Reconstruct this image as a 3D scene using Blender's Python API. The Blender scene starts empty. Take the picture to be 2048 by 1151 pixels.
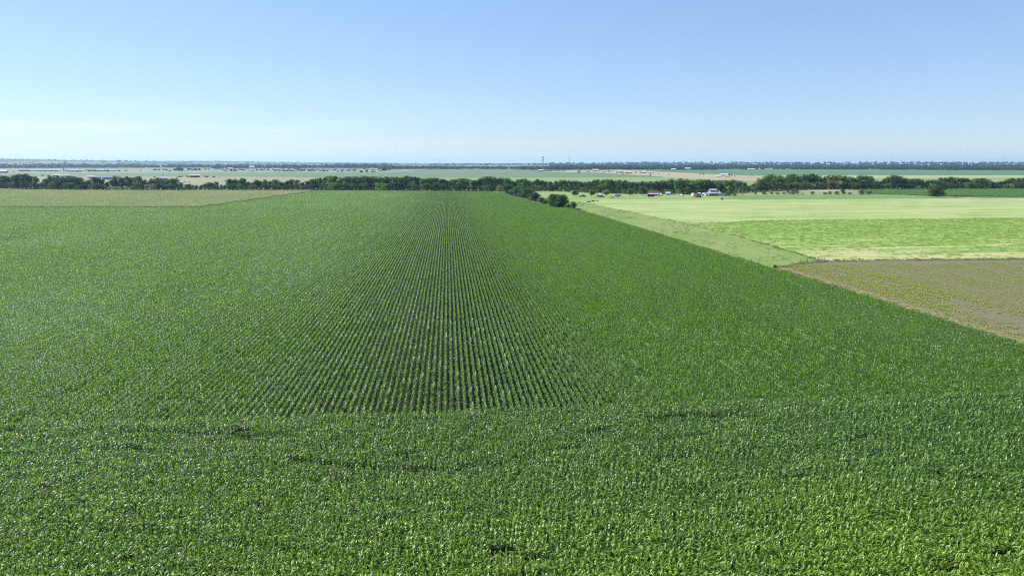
import bpy, math, random
from mathutils import Vector, Matrix, Euler
R = random.Random(7)
rad = math.radians
sc = bpy.context.scene
COL = sc.collection

# ------------------------------------------------------------------ camera
CAMH = 28.0
PITCH, YAW = rad(10.36), rad(-5.31)
F = 24 / 36 * 2048
cam_d = bpy.data.cameras.new('camera'); cam_d.lens = 24; cam_d.sensor_width = 36
cam_d.clip_start = 0.5; cam_d.clip_end = 60000
cam = bpy.data.objects.new('camera', cam_d); COL.objects.link(cam)
cam.location = (0, 0, CAMH); cam.rotation_euler = (math.pi / 2 - PITCH, 0, YAW)
sc.camera = cam
CM = Euler(cam.rotation_euler).to_matrix()

def ray(px, py): return CM @ Vector(((px - 1024) / F, (575.5 - py) / F, -1))
def G(px, py, z=0.0):
    """world point where the ray of a place in the picture meets the level z"""
    d = ray(px, py); t = (z - CAMH) / d.z
    return Vector((d.x * t, d.y * t, z))
def bearing(px):
    d = ray(px, 340); v = Vector((d.x, d.y)); return v.normalized()
def at(px, dist):
    b = bearing(px); return Vector((b.x * dist, b.y * dist, 0))
def ztop(px, py, p):
    d = ray(px, py); return CAMH + d.z * math.hypot(p.x, p.y) / math.hypot(d.x, d.y)
def lerp_list(tab, x):
    if x <= tab[0][0]: return tab[0][1]
    for (a, b), (c, d) in zip(tab, tab[1:]):
        if x <= c: return b + (d - b) * (x - a) / (c - a)
    return tab[-1][1]

# ------------------------------------------------------------------ terrain height
RIDGE = [(-400, 317), (0, 319.2), (300, 321.6), (600, 324.6), (860, 326.6), (1400, 326.4), (2048, 326.0), (2500, 325.5)]
def px_of(x, y):
    a = math.atan2(x, y) + YAW
    if abs(a) > 1.2: a = 1.2 if a > 0 else -1.2
    return 1024 + F * math.tan(a) * math.cos(PITCH)
def TZ(x, y):
    d = math.hypot(x, y)
    if d < 4600: return 0.0
    zr = CAMH + (326 - lerp_list(RIDGE, px_of(x, y))) * 9500 * 0.9675 / F
    zr = max(zr, 4.0)
    t = min(1, (d - 4600) / 4900); t = t * t * (3 - 2 * t)
    z = zr * t
    if d > 9500: z = zr * (1 - 0.7 * min(1, (d - 9500) / 4500))
    z += t * 5 * math.sin(x * 0.0023 + 1) * math.sin(y * 0.0017)
    return z

# ------------------------------------------------------------------ materials
class NT:
    def __init__(s, nt): s.t = nt
    def n(s, typ, **kw):
        nd = s.t.nodes.new(typ)
        for k, v in kw.items():
            if k.startswith('i_'):
                key = k[2:]; key = int(key) if key.isdigit() else key.replace('_', ' ')
                nd.inputs[key].default_value = v
            else: setattr(nd, k, v)
        return nd
    def l(s, a, b): s.t.links.new(a, b)
    def mix(s, fac, a, b, blend='MIX'):
        m = s.n('ShaderNodeMix', data_type='RGBA', blend_type=blend)
        for i, v in ((0, fac), (6, a), (7, b)):
            if isinstance(v, bpy.types.NodeSocket): s.l(v, m.inputs[i])
            else: m.inputs[i].default_value = v if i == 0 else (*v[:3], 1)
        return m.outputs[2]
    def math(s, op, a, b=0.0, clamp=False):
        m = s.n('ShaderNodeMath', operation=op, use_clamp=clamp)
        for i, v in ((0, a), (1, b)):
            if isinstance(v, bpy.types.NodeSocket): s.l(v, m.inputs[i])
            else: m.inputs[i].default_value = v
        return m.outputs[0]
    def ramp(s, v, lo, hi):
        m = s.n('ShaderNodeMapRange', interpolation_type='SMOOTHSTEP')
        s.l(v, m.inputs[0]); m.inputs[1].default_value = lo; m.inputs[2].default_value = hi
        return m.outputs[0]
    def noise(s, vec, scale, detail=3.0, rough=0.55):
        m = s.n('ShaderNodeTexNoise', i_Scale=scale, i_Detail=detail, i_Roughness=rough)
        s.l(vec, m.inputs['Vector']); return m.outputs[0]
    def pos(s, scale=(1, 1, 1), rz=0.0):
        g = s.n('ShaderNodeNewGeometry'); mp = s.n('ShaderNodeMapping')
        s.l(g.outputs['Position'], mp.inputs[0])
        mp.inputs['Rotation'].default_value = (0, 0, rz); mp.inputs['Scale'].default_value = scale
        return mp.outputs[0]

def new_mat(name):
    m = bpy.data.materials.new(name); m.use_nodes = True
    t = NT(m.node_tree); b = m.node_tree.nodes['Principled BSDF']
    return m, t, b

def paint(name, col, rough=0.6, var=0.12, scale=2.0, metal=0.0):
    m, t, b = new_mat(name)
    c = t.n('ShaderNodeTexCoord')
    n = t.noise(c.outputs['Object'], scale)
    dark = tuple(x * (1 - var) for x in col); lite = tuple(min(1, x * (1 + var)) for x in col)
    t.l(t.mix(n, dark, lite), b.inputs['Base Color'])
    b.inputs['Roughness'].default_value = rough; b.inputs['Metallic'].default_value = metal
    return m

def leaf_mat(name, ca, cb, trans, tfac=0.35, rough=0.42, patchy=None, spec=0.5, obj_color=False, psize=0.03, head=None, west_sheen=False):
    """leaf surface: two greens mixed per plant, a translucent share, an optional large-scale second tone"""
    m, t, b = new_mat(name)
    a = t.n('ShaderNodeAttribute', attribute_name='tint')
    c = t.mix(a.outputs['Fac'], ca, cb)
    oi = t.n('ShaderNodeObjectInfo')
    tr = None
    if obj_color:
        c = t.mix(1.0, oi.outputs['Color'], t.mix(a.outputs['Fac'], (0.7,) * 3, (1.35,) * 3), 'MULTIPLY')
        tr = t.mix(1.0, c, (1.5, 1.9, 0.8), 'MULTIPLY')
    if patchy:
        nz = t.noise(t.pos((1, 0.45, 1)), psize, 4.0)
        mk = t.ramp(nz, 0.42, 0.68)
        if west_sheen:      # silvery leaf sheen painted into the colour, mostly in the field's western part
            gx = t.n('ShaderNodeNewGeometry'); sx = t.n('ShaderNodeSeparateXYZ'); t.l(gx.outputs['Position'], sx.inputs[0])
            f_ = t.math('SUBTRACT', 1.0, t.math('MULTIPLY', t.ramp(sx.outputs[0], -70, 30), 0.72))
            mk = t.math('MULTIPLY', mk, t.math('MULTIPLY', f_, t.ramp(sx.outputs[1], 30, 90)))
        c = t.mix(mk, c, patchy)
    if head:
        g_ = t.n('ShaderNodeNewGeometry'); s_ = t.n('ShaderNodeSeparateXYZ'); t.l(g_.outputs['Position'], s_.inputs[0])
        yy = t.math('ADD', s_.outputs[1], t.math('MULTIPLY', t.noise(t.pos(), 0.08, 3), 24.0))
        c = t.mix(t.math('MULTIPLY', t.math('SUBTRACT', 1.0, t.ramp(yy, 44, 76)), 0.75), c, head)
    t.l(c, b.inputs['Base Color'])
    b.inputs['Roughness'].default_value = rough
    b.inputs['Specular IOR Level'].default_value = spec
    tl = t.n('ShaderNodeBsdfTranslucent')
    if tr: t.l(tr, tl.inputs[0])
    else: tl.inputs[0].default_value = (*trans, 1)
    mx = t.n('ShaderNodeMixShader'); mx.inputs[0].default_value = tfac
    t.l(b.outputs[0], mx.inputs[1]); t.l(tl.outputs[0], mx.inputs[2])
    t.l(mx.outputs[0], t.t.nodes['Material Output'].inputs[0])
    return m

def field_mat(name, base, alt, scale=0.02, stretch=(1, 1), rz=YAW, third=None, grain=0.25, lo=0.35, hi=0.65, gsc=0.6, bump=0.3):
    m, t, b = new_mat(name)
    p = t.pos((stretch[0], stretch[1], 1), -rz)
    c = t.mix(t.ramp(t.noise(p, scale, 5.0, 0.6), lo, hi), base, alt)
    if third:
        c = t.mix(t.ramp(t.noise(p, scale * 4.3, 4.0, 0.65), 0.5, 0.7), c, third)
    g = t.noise(t.pos(), gsc, 4.0, 0.7)
    c = t.mix(1.0, c, t.mix(g, (1 - grain,) * 3, (1 + grain,) * 3), 'MULTIPLY')
    t.l(c, b.inputs['Base Color'])
    b.inputs['Roughness'].default_value = 0.9; b.inputs['Specular IOR Level'].default_value = 0.15
    if bump:
        bp = t.n('ShaderNodeBump', i_Strength=bump, i_Distance=0.5); t.l(g, bp.inputs['Height']); t.l(bp.outputs[0], b.inputs['Normal'])
    return m

# ------------------------------------------------------------------ mesh helpers
class MB:
    def __init__(s): s.v = []; s.f = []; s.tint = []
    def quad(s, pts, tint=0.5):
        i = len(s.v); s.v += [tuple(p) for p in pts]; s.tint += [tint] * len(pts); s.f.append(tuple(range(i, i + len(pts))))
    def box(s, c, d, rz=0.0, M=None):
        x, y, z = d[0] / 2, d[1] / 2, d[2] / 2; i = len(s.v)
        rot = Matrix.Rotation(rz, 3, 'Z') if M is None else M
        for sx in (-1, 1):
            for sy in (-1, 1):
                for sz in (-1, 1): s.v.append(tuple(Vector(c) + rot @ Vector((sx * x, sy * y, sz * z))))
        s.tint += [0.5] * 8
        for q in ((0, 1, 3, 2), (4, 6, 7, 5), (0, 4, 5, 1), (2, 3, 7, 6), (0, 2, 6, 4), (1, 5, 7, 3)): s.f.append(tuple(i + k for k in q))
    def tube(s, a, b, r0, r1, n=6, cap=True):
        a, b = Vector(a), Vector(b); w = (b - a).normalized()
        u = w.orthogonal().normalized(); v = w.cross(u); i = len(s.v)
        for p, r in ((a, r0), (b, r1)):
            for k in range(n):
                th = 2 * math.pi * k / n; s.v.append(tuple(p + (u * math.cos(th) + v * math.sin(th)) * r))
        s.tint += [0.5] * (2 * n)
        for k in range(n): s.f.append((i + k, i + (k + 1) % n, i + n + (k + 1) % n, i + n + k))
        if cap: s.f.append(tuple(i + k for k in reversed(range(n)))); s.f.append(tuple(i + n + k for k in range(n)))
    def prism(s, outline, a, b):
        """outline: (u, z) points; extruded along y from a to b"""
        n = len(outline); i = len(s.v)
        for y in (a, b):
            for (u, z) in outline: s.v.append((u, y, z))
        s.tint += [0.5] * (2 * n)
        for k in range(n): s.f.append((i + k, i + (k + 1) % n, i + n + (k + 1) % n, i + n + k))
        s.f.append(tuple(i + k for k in reversed(range(n)))); s.f.append(tuple(i + n + k for k in range(n)))
    def mesh(s, name, mat, smooth=False):
        me = bpy.data.meshes.new(name); me.from_pydata(s.v, [], s.f)
        if any(t != 0.5 for t in s.tint):
            at_ = me.attributes.new('tint', 'FLOAT', 'POINT'); at_.data.foreach_set('value', s.tint)
        me.materials.append(mat)
        if smooth: me.shade_smooth()
        me.validate(); me.update()
        return me
    def obj(s, name, mat, parent=None, smooth=False):
        o = bpy.data.objects.new(name, s.mesh(name, mat, smooth)); COL.objects.link(o)
        if parent: o.parent = parent
        return o

def tag(o, label=None, cat=None, group=None, kind=None):
    if label: o['label'] = label
    if cat: o['category'] = cat
    if group: o['group'] = group
    if kind: o['kind'] = kind
    return o
def thing(name, label, cat, loc, rz=0.0, group=None):
    o = bpy.data.objects.new(name, None); COL.objects.link(o)
    o.location = loc; o.rotation_euler = (0, 0, rz); o.empty_display_size = 0.5
    return tag(o, label, cat, group)
def part(name, me, parent, loc=(0, 0, 0), scale=(1, 1, 1), rz=0.0):
    o = bpy.data.objects.new(name, me); COL.objects.link(o); o.parent = parent
    o.location = loc; o.scale = scale; o.rotation_euler = (0, 0, rz)
    return o
def face_cam(p): return math.atan2(p.x, p.y) * -1      # rotation that turns local -Y to the viewer

def sheet(name, pts, z, mat, label, cat='field', thick=0.0):
    """a field surface: outline given in picture places, laid on the ground at level z"""
    me = bpy.data.meshes.new(name)
    ps = [(p if isinstance(p, Vector) else G(*p)) for p in pts]
    me.from_pydata([(p.x, p.y, z) for p in ps], [], [tuple(range(len(ps)))])
    me.materials.append(mat); me.validate(); me.update()
    if me.polygons[0].normal.z < 0: me.flip_normals()
    o = bpy.data.objects.new(name, me); COL.objects.link(o)
    return tag(o, label, cat, kind='structure')

# ------------------------------------------------------------------ scatter (crops, grass, far woods)
def scatter(name, pts, protos, label, cat):
    """pts: (x, y, z, rot_z, scale, which); one object of stuff that repeats a few plant meshes"""
    me = bpy.data.meshes.new(name); me.from_pydata([p[:3] for p in pts], [], [])
    for nm, typ, k in (('rot', 'FLOAT', 3), ('siz', 'FLOAT', 4), ('idx', 'INT', 5)):
        a = me.attributes.new(nm, typ, 'POINT'); a.data.foreach_set('value', [p[k] for p in pts])
    o = bpy.data.objects.new(name, me); COL.objects.link(o)
    c = bpy.data.collections.new(name + '_sources')
    for i, m in enumerate(protos):
        q = bpy.data.objects.new('%s_source_%02d' % (name, i), m); c.objects.link(q)
    g = bpy.data.node_groups.new(name, 'GeometryNodeTree')
    g.interface.new_socket('Geometry', in_out='INPUT', socket_type='NodeSocketGeometry')
    g.interface.new_socket('Geometry', in_out='OUTPUT', socket_type='NodeSocketGeometry')
    t = NT(g)
    gi, go = t.n('NodeGroupInput'), t.n('NodeGroupOutput')
    ci = t.n('GeometryNodeCollectionInfo'); ci.inputs[0].default_value = c
    ci.inputs['Separate Children'].default_value = True; ci.inputs['Reset Children'].default_value = True
    ip = t.n('GeometryNodeInstanceOnPoints'); ip.inputs['Pick Instance'].default_value = True
    def attr(nm, ty):
        a = t.n('GeometryNodeInputNamedAttribute', data_type=ty); a.inputs[0].default_value = nm; return a.outputs[0]
    cx = t.n('ShaderNodeCombineXYZ'); t.l(attr('rot', 'FLOAT'), cx.inputs[2])
    er = t.n('FunctionNodeEulerToRotation'); t.l(cx.outputs[0], er.inputs[0])
    t.l(gi.outputs[0], ip.inputs['Points']); t.l(ci.outputs[0], ip.inputs['Instance'])
    t.l(attr('idx', 'INT'), ip.inputs['Instance Index']); t.l(er.outputs[0], ip.inputs['Rotation'])
    t.l(attr('siz', 'FLOAT'), ip.inputs['Scale']); t.l(ip.outputs[0], go.inputs[0])
    md = o.modifiers.new('scatter', 'NODES'); md.node_group = g
    return tag(o, label, cat, kind='stuff')

def inside(poly, x, y):
    r = False; n = len(poly); j = n - 1
    for i in range(n):
        xi, yi = poly[i]; xj, yj = poly[j]
        if (yi > y) != (yj > y) and x < (xj - xi) * (y - yi) / (yj - yi) + xi: r = not r
        j = i
    return r
def in_view(x, y, m=8.0):
    a = math.atan2(x, y) + YAW; d = math.hypot(x, y)
    return abs(a) < rad(37.5) + m / max(d, 1) and y > 0

# ------------------------------------------------------------------ world, sun, air
SUN_AZ, SUN_EL = rad(-60), rad(43)
w = bpy.data.worlds.new('World'); sc.world = w; w.use_nodes = True
t = NT(w.node_tree); bg = w.node_tree.nodes['Background']
sky = t.n('ShaderNodeTexSky', sky_type='NISHITA', sun_disc=False)
sky.sun_elevation = SUN_EL; sky.sun_rotation = SUN_AZ % (2 * math.pi)
sky.altitude = 150; sky.air_density = 1.0; sky.dust_density = 0.15; sky.ozone_density = 2.2
# softer falloff of the sky from horizon to zenith (thin high haze)
gm = t.n('ShaderNodeGamma', i_Gamma=0.66)
t.l(t.mix(1.0, sky.outputs[0], (0.1137,) * 3, 'MULTIPLY'), gm.inputs[0])
skyc = t.mix(1.0, gm.outputs[0], (0.81 / 0.1137, 0.965 / 0.1137, 1.22 / 0.1137), 'MULTIPLY')
tc = t.n('ShaderNodeTexCoord')
mp = t.n('ShaderNodeMapping'); mp.inputs['Scale'].default_value = (1.2, 1.2, 26); t.l(tc.outputs['Generated'], mp.inputs[0])
nz = t.noise(mp.outputs[0], 2.2, 6, 0.6)
sp = t.n('ShaderNodeSeparateXYZ'); t.l(tc.outputs['Generated'], sp.inputs[0])
band = t.math('MULTIPLY', t.ramp(sp.outputs[2], 0.005, 0.05), t.math('SUBTRACT', 1.0, t.ramp(sp.outputs[2], 0.06, 0.085)))
left = t.math('SUBTRACT', 1.0, t.ramp(sp.outputs[0], -0.35, 0.45))
fac = t.math('MULTIPLY', t.math('MULTIPLY', t.ramp(nz, 0.42, 0.7), band), t.math('MULTIPLY', left, 0.34))
t.l(t.mix(fac, skyc, (9.5, 10.0, 10.6)), bg.inputs[0])
bg.inputs[1].default_value = 0.056
sd = bpy.data.lights.new('sun', 'SUN'); sd.energy = 5.0; sd.angle = rad(0.53); sd.color = (1.0, 0.955, 0.88)
so = bpy.data.objects.new('sun', sd); COL.objects.link(so)
S = Vector((math.sin(SUN_AZ) * math.cos(SUN_EL), math.cos(SUN_AZ) * math.cos(SUN_EL), math.sin(SUN_EL)))
so.rotation_euler = S.to_track_quat('Z', 'Y').to_euler(); so.location = S * 200

HAZE = 5.5e-5
if HAZE:
    mb = MB(); mb.box((0, 0, 52.5), (33000, 33000, 108))
    m = bpy.data.materials.new('haze_air'); m.use_nodes = True
    nt = m.node_tree; nt.nodes.remove(nt.nodes['Principled BSDF'])
    pv = nt.nodes.new('ShaderNodeVolumePrincipled')
    pv.inputs['Color'].default_value = (0.42, 0.70, 1.0, 1); pv.inputs['Density'].default_value = HAZE
    pv.inputs['Anisotropy'].default_value = 0.2
    nt.links.new(pv.outputs[0], nt.nodes['Material Output'].inputs['Volume'])
    tag(mb.obj('haze', m), 'pale blue haze of the air over the whole plain', 'haze', kind='stuff')

# ------------------------------------------------------------------ ground
def build_ground():
    rs = [0.5, 40, 120, 300, 700, 1500, 2600, 3600, 4600]
    r = 4600
    while r < 15500: r += 330; rs.append(r)
    n = 300
    mb = MB()
    for r in rs:
        for k in range(n):
            a = 2 * math.pi * k / n; x, y = r * math.sin(a), r * math.cos(a)
            mb.v.append((x, y, (TZ(x, y) if y > 0 else 0) - 0.25)); mb.tint.append(0.5)
    for i in range(len(rs) - 1):
        for k in range(n):
            k2 = (k + 1) % n
            mb.f.append((i * n + k, (i + 1) * n + k, (i + 1) * n + k2, i * n + k2))
    mb.f.append(tuple(range(n)))
    m, t, b = new_mat('plain')
    p = t.pos((1, 1, 1), -YAW)
    vo = t.n('ShaderNodeTexVoronoi', i_Scale=0.0016); vp = t.pos((1, 0.8, 1), 0.3); t.l(vp, vo.inputs['Vector'])
    c1 = t.mix(t.ramp(t.noise(p, 0.0011, 3), 0.4, 0.6), (0.095, 0.125, 0.06), (0.14, 0.135, 0.085))
    sep = t.n('ShaderNodeSeparateColor'); t.l(vo.outputs['Color'], sep.inputs[0])
    c2 = t.mix(t.ramp(sep.outputs[0], 0.35, 0.45), c1, (0.075, 0.12, 0.052))
    c3 = t.mix(t.ramp(sep.outputs[1], 0.72, 0.76), c2, (0.20, 0.175, 0.12))
    c4 = t.mix(t.math('MULTIPLY', t.ramp(t.noise(p, 0.012, 5, 0.7), 0.49, 0.56), 0.8), c3, (0.035, 0.06, 0.028))
    t.l(c4, b.inputs['Base Color']); b.inputs['Roughness'].default_value = 0.95; b.inputs['Specular IOR Level'].default_value = 0.1
    o = mb.obj('ground', m, smooth=True)
    tag(o, 'wide plain of farmland and low hills reaching the horizon', 'ground', kind='structure')
build_ground()

# ------------------------------------------------------------------ corn plants
def blade(mb, base, az, length, el0, droop, width, tint, n=4, twist=0.0):
    """one arching leaf: a strip from base that starts at elevation el0 and bends down by droop"""
    ca, sa = math.cos(az), math.sin(az)
    side = Vector((-sa, ca, 0)); p = Vector(base); step = length / n; prev = None
    prof = (0.55, 1.0, 0.95, 0.62, 0.06) if n == 4 else (0.6, 1.0, 0.75, 0.06)
    for k in range(n + 1):
        e = el0 - droop * (k / n) ** 1.3
        d = Vector((ca * math.cos(e), sa * math.cos(e), math.sin(e)))
        nrm = side.cross(d)
        sd_ = side * math.cos(twist) + nrm * math.sin(twist)
        hw = sd_ * (width * prof[k] / 2)
        cur = (p - hw, p + hw)
        if prev: mb.quad((prev[0], prev[1], cur[1], cur[0]), tint)
        prev = cur; p = p + d * step

def corn_plant(mb, x, y, rr, H=0.95, tassel=False, n=4, reach=0.43, bias=0.6):
    tint = rr.random(); H *= rr.uniform(0.82, 1.10)
    lean = Vector((rr.gauss(0, 0.03), rr.gauss(0, 0.03), 1))
    mb.tube((x, y, 0), (x + lean.x * H * .8, y + lean.y * H * .8, H * 0.8), 0.016, 0.010, 3, False)
    plane = math.pi / 2 + rr.gauss(0, bias)
    for k in range(9):
        f = 0.36 + 0.64 * k / 8
        z = H * 0.8 * f
        az = plane + math.pi * (k % 2) + rr.gauss(0, 0.35)
        top = max(0, (f - 0.75) / 0.25)
        L = reach * (1 - 0.13 * top) * rr.uniform(0.8, 1.15)
        el = rad(54 + 24 * top + rr.gauss(0, 9)); dr = rad(105 - 45 * top + rr.gauss(0, 18))
        blade(mb, (x + lean.x * z, y + lean.y * z, z), az, L, el, dr, rr.uniform(0.085, 0.12), min(1, max(0, tint + rr.gauss(0, .2))), n, rr.gauss(0, 0.35))
    if tassel:
        for k in range(4):
            blade(mb, (x + lean.x * H * .8, y + lean.y * H * .8, H * 0.8), rr.uniform(0, 6.28), 0.45, rad(rr.uniform(60, 85)), rad(25), 0.05, 1.0, 3)

CORN = leaf_mat('corn_leaf', (0.024, 0.076, 0.010), (0.155, 0.262, 0.055), (0.20, 0.42, 0.02), 0.31, 0.47, patchy=(0.170, 0.235, 0.130), spec=0.62, west_sheen=True, head=(0.20, 0.33, 0.022))
RIPE = leaf_mat('ripening_leaf', (0.23, 0.28, 0.125), (0.40, 0.42, 0.23), (0.38, 0.46, 0.16), 0.30, 0.5, patchy=(0.23, 0.31, 0.13), spec=0.4, psize=0.02)
ROW = 0.762
def seg_patch(seed, mat, H=0.95, tassel=False, **kw):
    rr = random.Random(seed); mb = MB()
    for k in range(10):
        if rr.random() > 0.05: corn_plant(mb, rr.gauss(0, .025), -1.0 + 0.1 + 0.2 * k + rr.gauss(0, .03), rr, H, tassel, **kw)
    return mb.mesh('corn_segment', mat)
def big_patch(seed, mat, H=0.95, tassel=False, **kw):
    rr = random.Random(seed); mb = MB()
    for r_ in range(5):
        for k in range(20):
            if rr.random() < 0.05: continue
            corn_plant(mb, (r_ - 2) * ROW + rr.gauss(0, .03), -2 + 0.1 + 0.2 * k + rr.gauss(0, .03), rr, H, tassel, 3, **kw)
    return mb.mesh('corn_block', mat)
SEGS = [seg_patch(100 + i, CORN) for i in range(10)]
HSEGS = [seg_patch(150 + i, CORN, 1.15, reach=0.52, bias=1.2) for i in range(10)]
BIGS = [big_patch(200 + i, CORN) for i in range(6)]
RIPES = [big_patch(300 + i, RIPE, 1.9, True, reach=0.6, bias=1.2) for i in range(4)]

EDGE = [(2600, 872), (2048, 686), (1800, 610), (1556, 537), (1350, 475), (1160, 418), (1110, 411), (1060, 401), (1030, 392), (1000, 386), (985, 383)]
edge_w = [G(a, b, 0.95) for a, b in EDGE]
far_w = [G(900, 381.5, 0.95), G(700, 380.5, 0.95), G(640, 380.3, 0.95)]
left_w = [G(400, 413, 0.95), G(-400, 413.4, 0.95)]
near_w = [Vector((-330, 20, 0)), Vector((-60, 18, 0)), Vector((90, 18, 0))]
corn_poly = [(p.x, p.y) for p in edge_w + far_w + left_w + near_w]

LINES = [[(185, 890), (290, 892)], [(240, 853), (420, 862), (560, 862)], [(560, 905), (680, 925), (800, 931), (900, 929), (985, 922)], [(1130, 888), (1185, 866), (1215, 845)],
         [(1280, 829), (1400, 823), (1510, 828)], [(20, 838), (120, 784), (215, 738)], [(230, 1110), (265, 1112)], [(1880, 1118), (1910, 1120)], [(1040, 1108), (1062, 1108)],
         [(1330, 905), (1390, 902)], [(1690, 872), (1790, 862)], [(0, 852), (60, 866)], [(470, 846), (480, 860), (486, 872)]]
GAPS = [(p, q) for l in LINES for p, q in zip(l, l[1:])]
GAPS = [(G(*a, 1.2), G(*b, 1.2)) for a, b in GAPS]
def near_gap(x, y, wd=0.45):
    for a, b in GAPS:
        ab = (b - a).to_2d(); ap = Vector((x - a.x, y - a.y)); tt = max(0, min(1, ap.dot(ab) / ab.length_squared))
        if (ap - ab * tt).length < wd: return True
    return False

HEAD_Y = 73.0
def lay_corn():
    near, far = [], []
    rr = random.Random(11)
    # headland: rows that run across
    y = 22.0
    while y < HEAD_Y:
        x = -82.0 + rr.uniform(-1, 1)
        while x < 96:
            if in_view(x, y, 9) and inside(corn_poly, x, y) and rr.random() > 0.004:
                near.append((x, y + rr.gauss(0, .05), -0.02, math.pi / 2 + math.pi * rr.randint(0, 1) + rr.gauss(0, .02), rr.uniform(0.9, 1.1) * (rr.uniform(0.42, 0.68) if near_gap(x, y) else 1), 16 + rr.randrange(10)))
            x += 2.0
        y += ROW
    # the long rows; single-row pieces near the viewer and along the field's edges, blocks elsewhere
    bw, bl = 5 * ROW, 4.0
    nx0, nx1 = int(-620 / bw), int(260 / bw)
    for i in range(nx0, nx1):
        bx = i * bw
        yy = HEAD_Y - 0.25
        while yy < 760:
            cx, cy = bx, yy + bl / 2
            if in_view(cx, cy, 14):
                corners = [inside(corn_poly, cx + sx * bw / 2, cy + sy * bl / 2) for sx in (-1, 1) for sy in (-1, 1)]
                if any(corners):
                    if all(corners) and math.hypot(cx, cy) > 120:
                        far.append((cx, cy, -0.02, math.pi * rr.randint(0, 1), rr.uniform(0.97, 1.04), rr.randrange(6)))
                    else:
                        for r_ in range(5):
                            for s_ in range(2):
                                x, y = cx + (r_ - 2) * ROW, cy - 1 + 2 * s_
                                if inside(corn_poly, x, y) and rr.random() > 0.0003:
                                    near.append((x, y, -0.02, math.pi * rr.randint(0, 1) + rr.gauss(0, .01), rr.uniform(0.93, 1.07) * (rr.uniform(0.72, 0.9) if near_gap(x, y, 0.5) else 1), rr.randrange(10)))
            yy += bl
    pts = near + [(a, b, c, d, e, f + 10) for a, b, c, d, e, f in far]
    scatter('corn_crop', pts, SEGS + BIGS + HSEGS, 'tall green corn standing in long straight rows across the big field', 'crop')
    return len(near), len(far)
print('corn', lay_corn())

ripe_poly = [(p.x, p.y) for p in [G(397, 411.2, 1.9), G(628, 380.0, 1.9), G(300, 380, 1.9), G(150, 379.3, 1.9), G(-300, 376, 1.9), G(-300, 411.2, 1.9)]]
def lay_ripe():
    pts = []; rr = random.Random(5); bw, bl = 5 * ROW, 4.0
    for i in range(int(-760 / bw), 20):
        y = 440.0
        while y < 800:
            x = i * bw
            if in_view(x, y, 14) and inside(ripe_poly, x, y):
                pts.append((x, y, 0, math.pi * rr.randint(0, 1), rr.uniform(0.97, 1.05), rr.randrange(4)))
            y += bl
    scatter('ripening_crop', pts, RIPES, 'paler olive tan crop filling the far left field before the trees', 'crop')
    return len(pts)
print('ripe', lay_ripe())

# ------------------------------------------------------------------ field surfaces
m_soil = field_mat('dark_soil', (0.020, 0.024, 0.012), (0.030, 0.036, 0.016), 0.3)
sheet('corn_field_soil', [Vector((p[0], p[1], 0)) for p in corn_poly], -0.01, m_soil, 'dark soil under the corn rows', 'soil')
sheet('ripening_field_soil', [Vector((p[0], p[1], 0)) for p in ripe_poly], -0.02, m_soil, 'soil under the olive tan crop', 'soil')

m_strip = field_mat('mown_strip', (0.112, 0.190, 0.044), (0.155, 0.205, 0.064), 0.05, (1, 0.35), rad(-2), third=(0.190, 0.180, 0.090), grain=0.3)
m_hay = field_mat('cut_hay', (0.150, 0.235, 0.066), (0.265, 0.305, 0.130), 0.05, (0.30, 1.0), YAW, third=(0.30, 0.325, 0.160), grain=0.3, lo=0.32, hi=0.66)
m_lawn = field_mat('lawn', (0.135, 0.215, 0.065), (0.17, 0.235, 0.085), 0.03, (0.3, 1.2), YAW, third=(0.22, 0.25, 0.11), grain=0.2)
m_strip2 = field_mat('green_strip', (0.095, 0.175, 0.055), (0.115, 0.19, 0.062), 0.02, (0.3, 1), YAW, grain=0.12)
m_meadow = field_mat('rough_meadow', (0.155, 0.195, 0.08), (0.20, 0.20, 0.11), 0.05, (0.4, 1), YAW, third=(0.10, 0.16, 0.05))
m_track = field_mat('pale_track', (0.28, 0.26, 0.185), (0.34, 0.32, 0.24), 0.05)
m_dirt = field_mat('sparse_soil', (0.118, 0.105, 0.064), (0.138, 0.118, 0.076), 0.55, (0.05, 1), rad(90), third=(0.110, 0.148, 0.045), grain=0.4, gsc=1.1)
m_dtrack = field_mat('farm_track', (0.155, 0.118, 0.078), (0.20, 0.172, 0.110), 0.7, (0.06, 1), rad(90), third=(0.135, 0.150, 0.060), grain=0.2, gsc=1.5)

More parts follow.
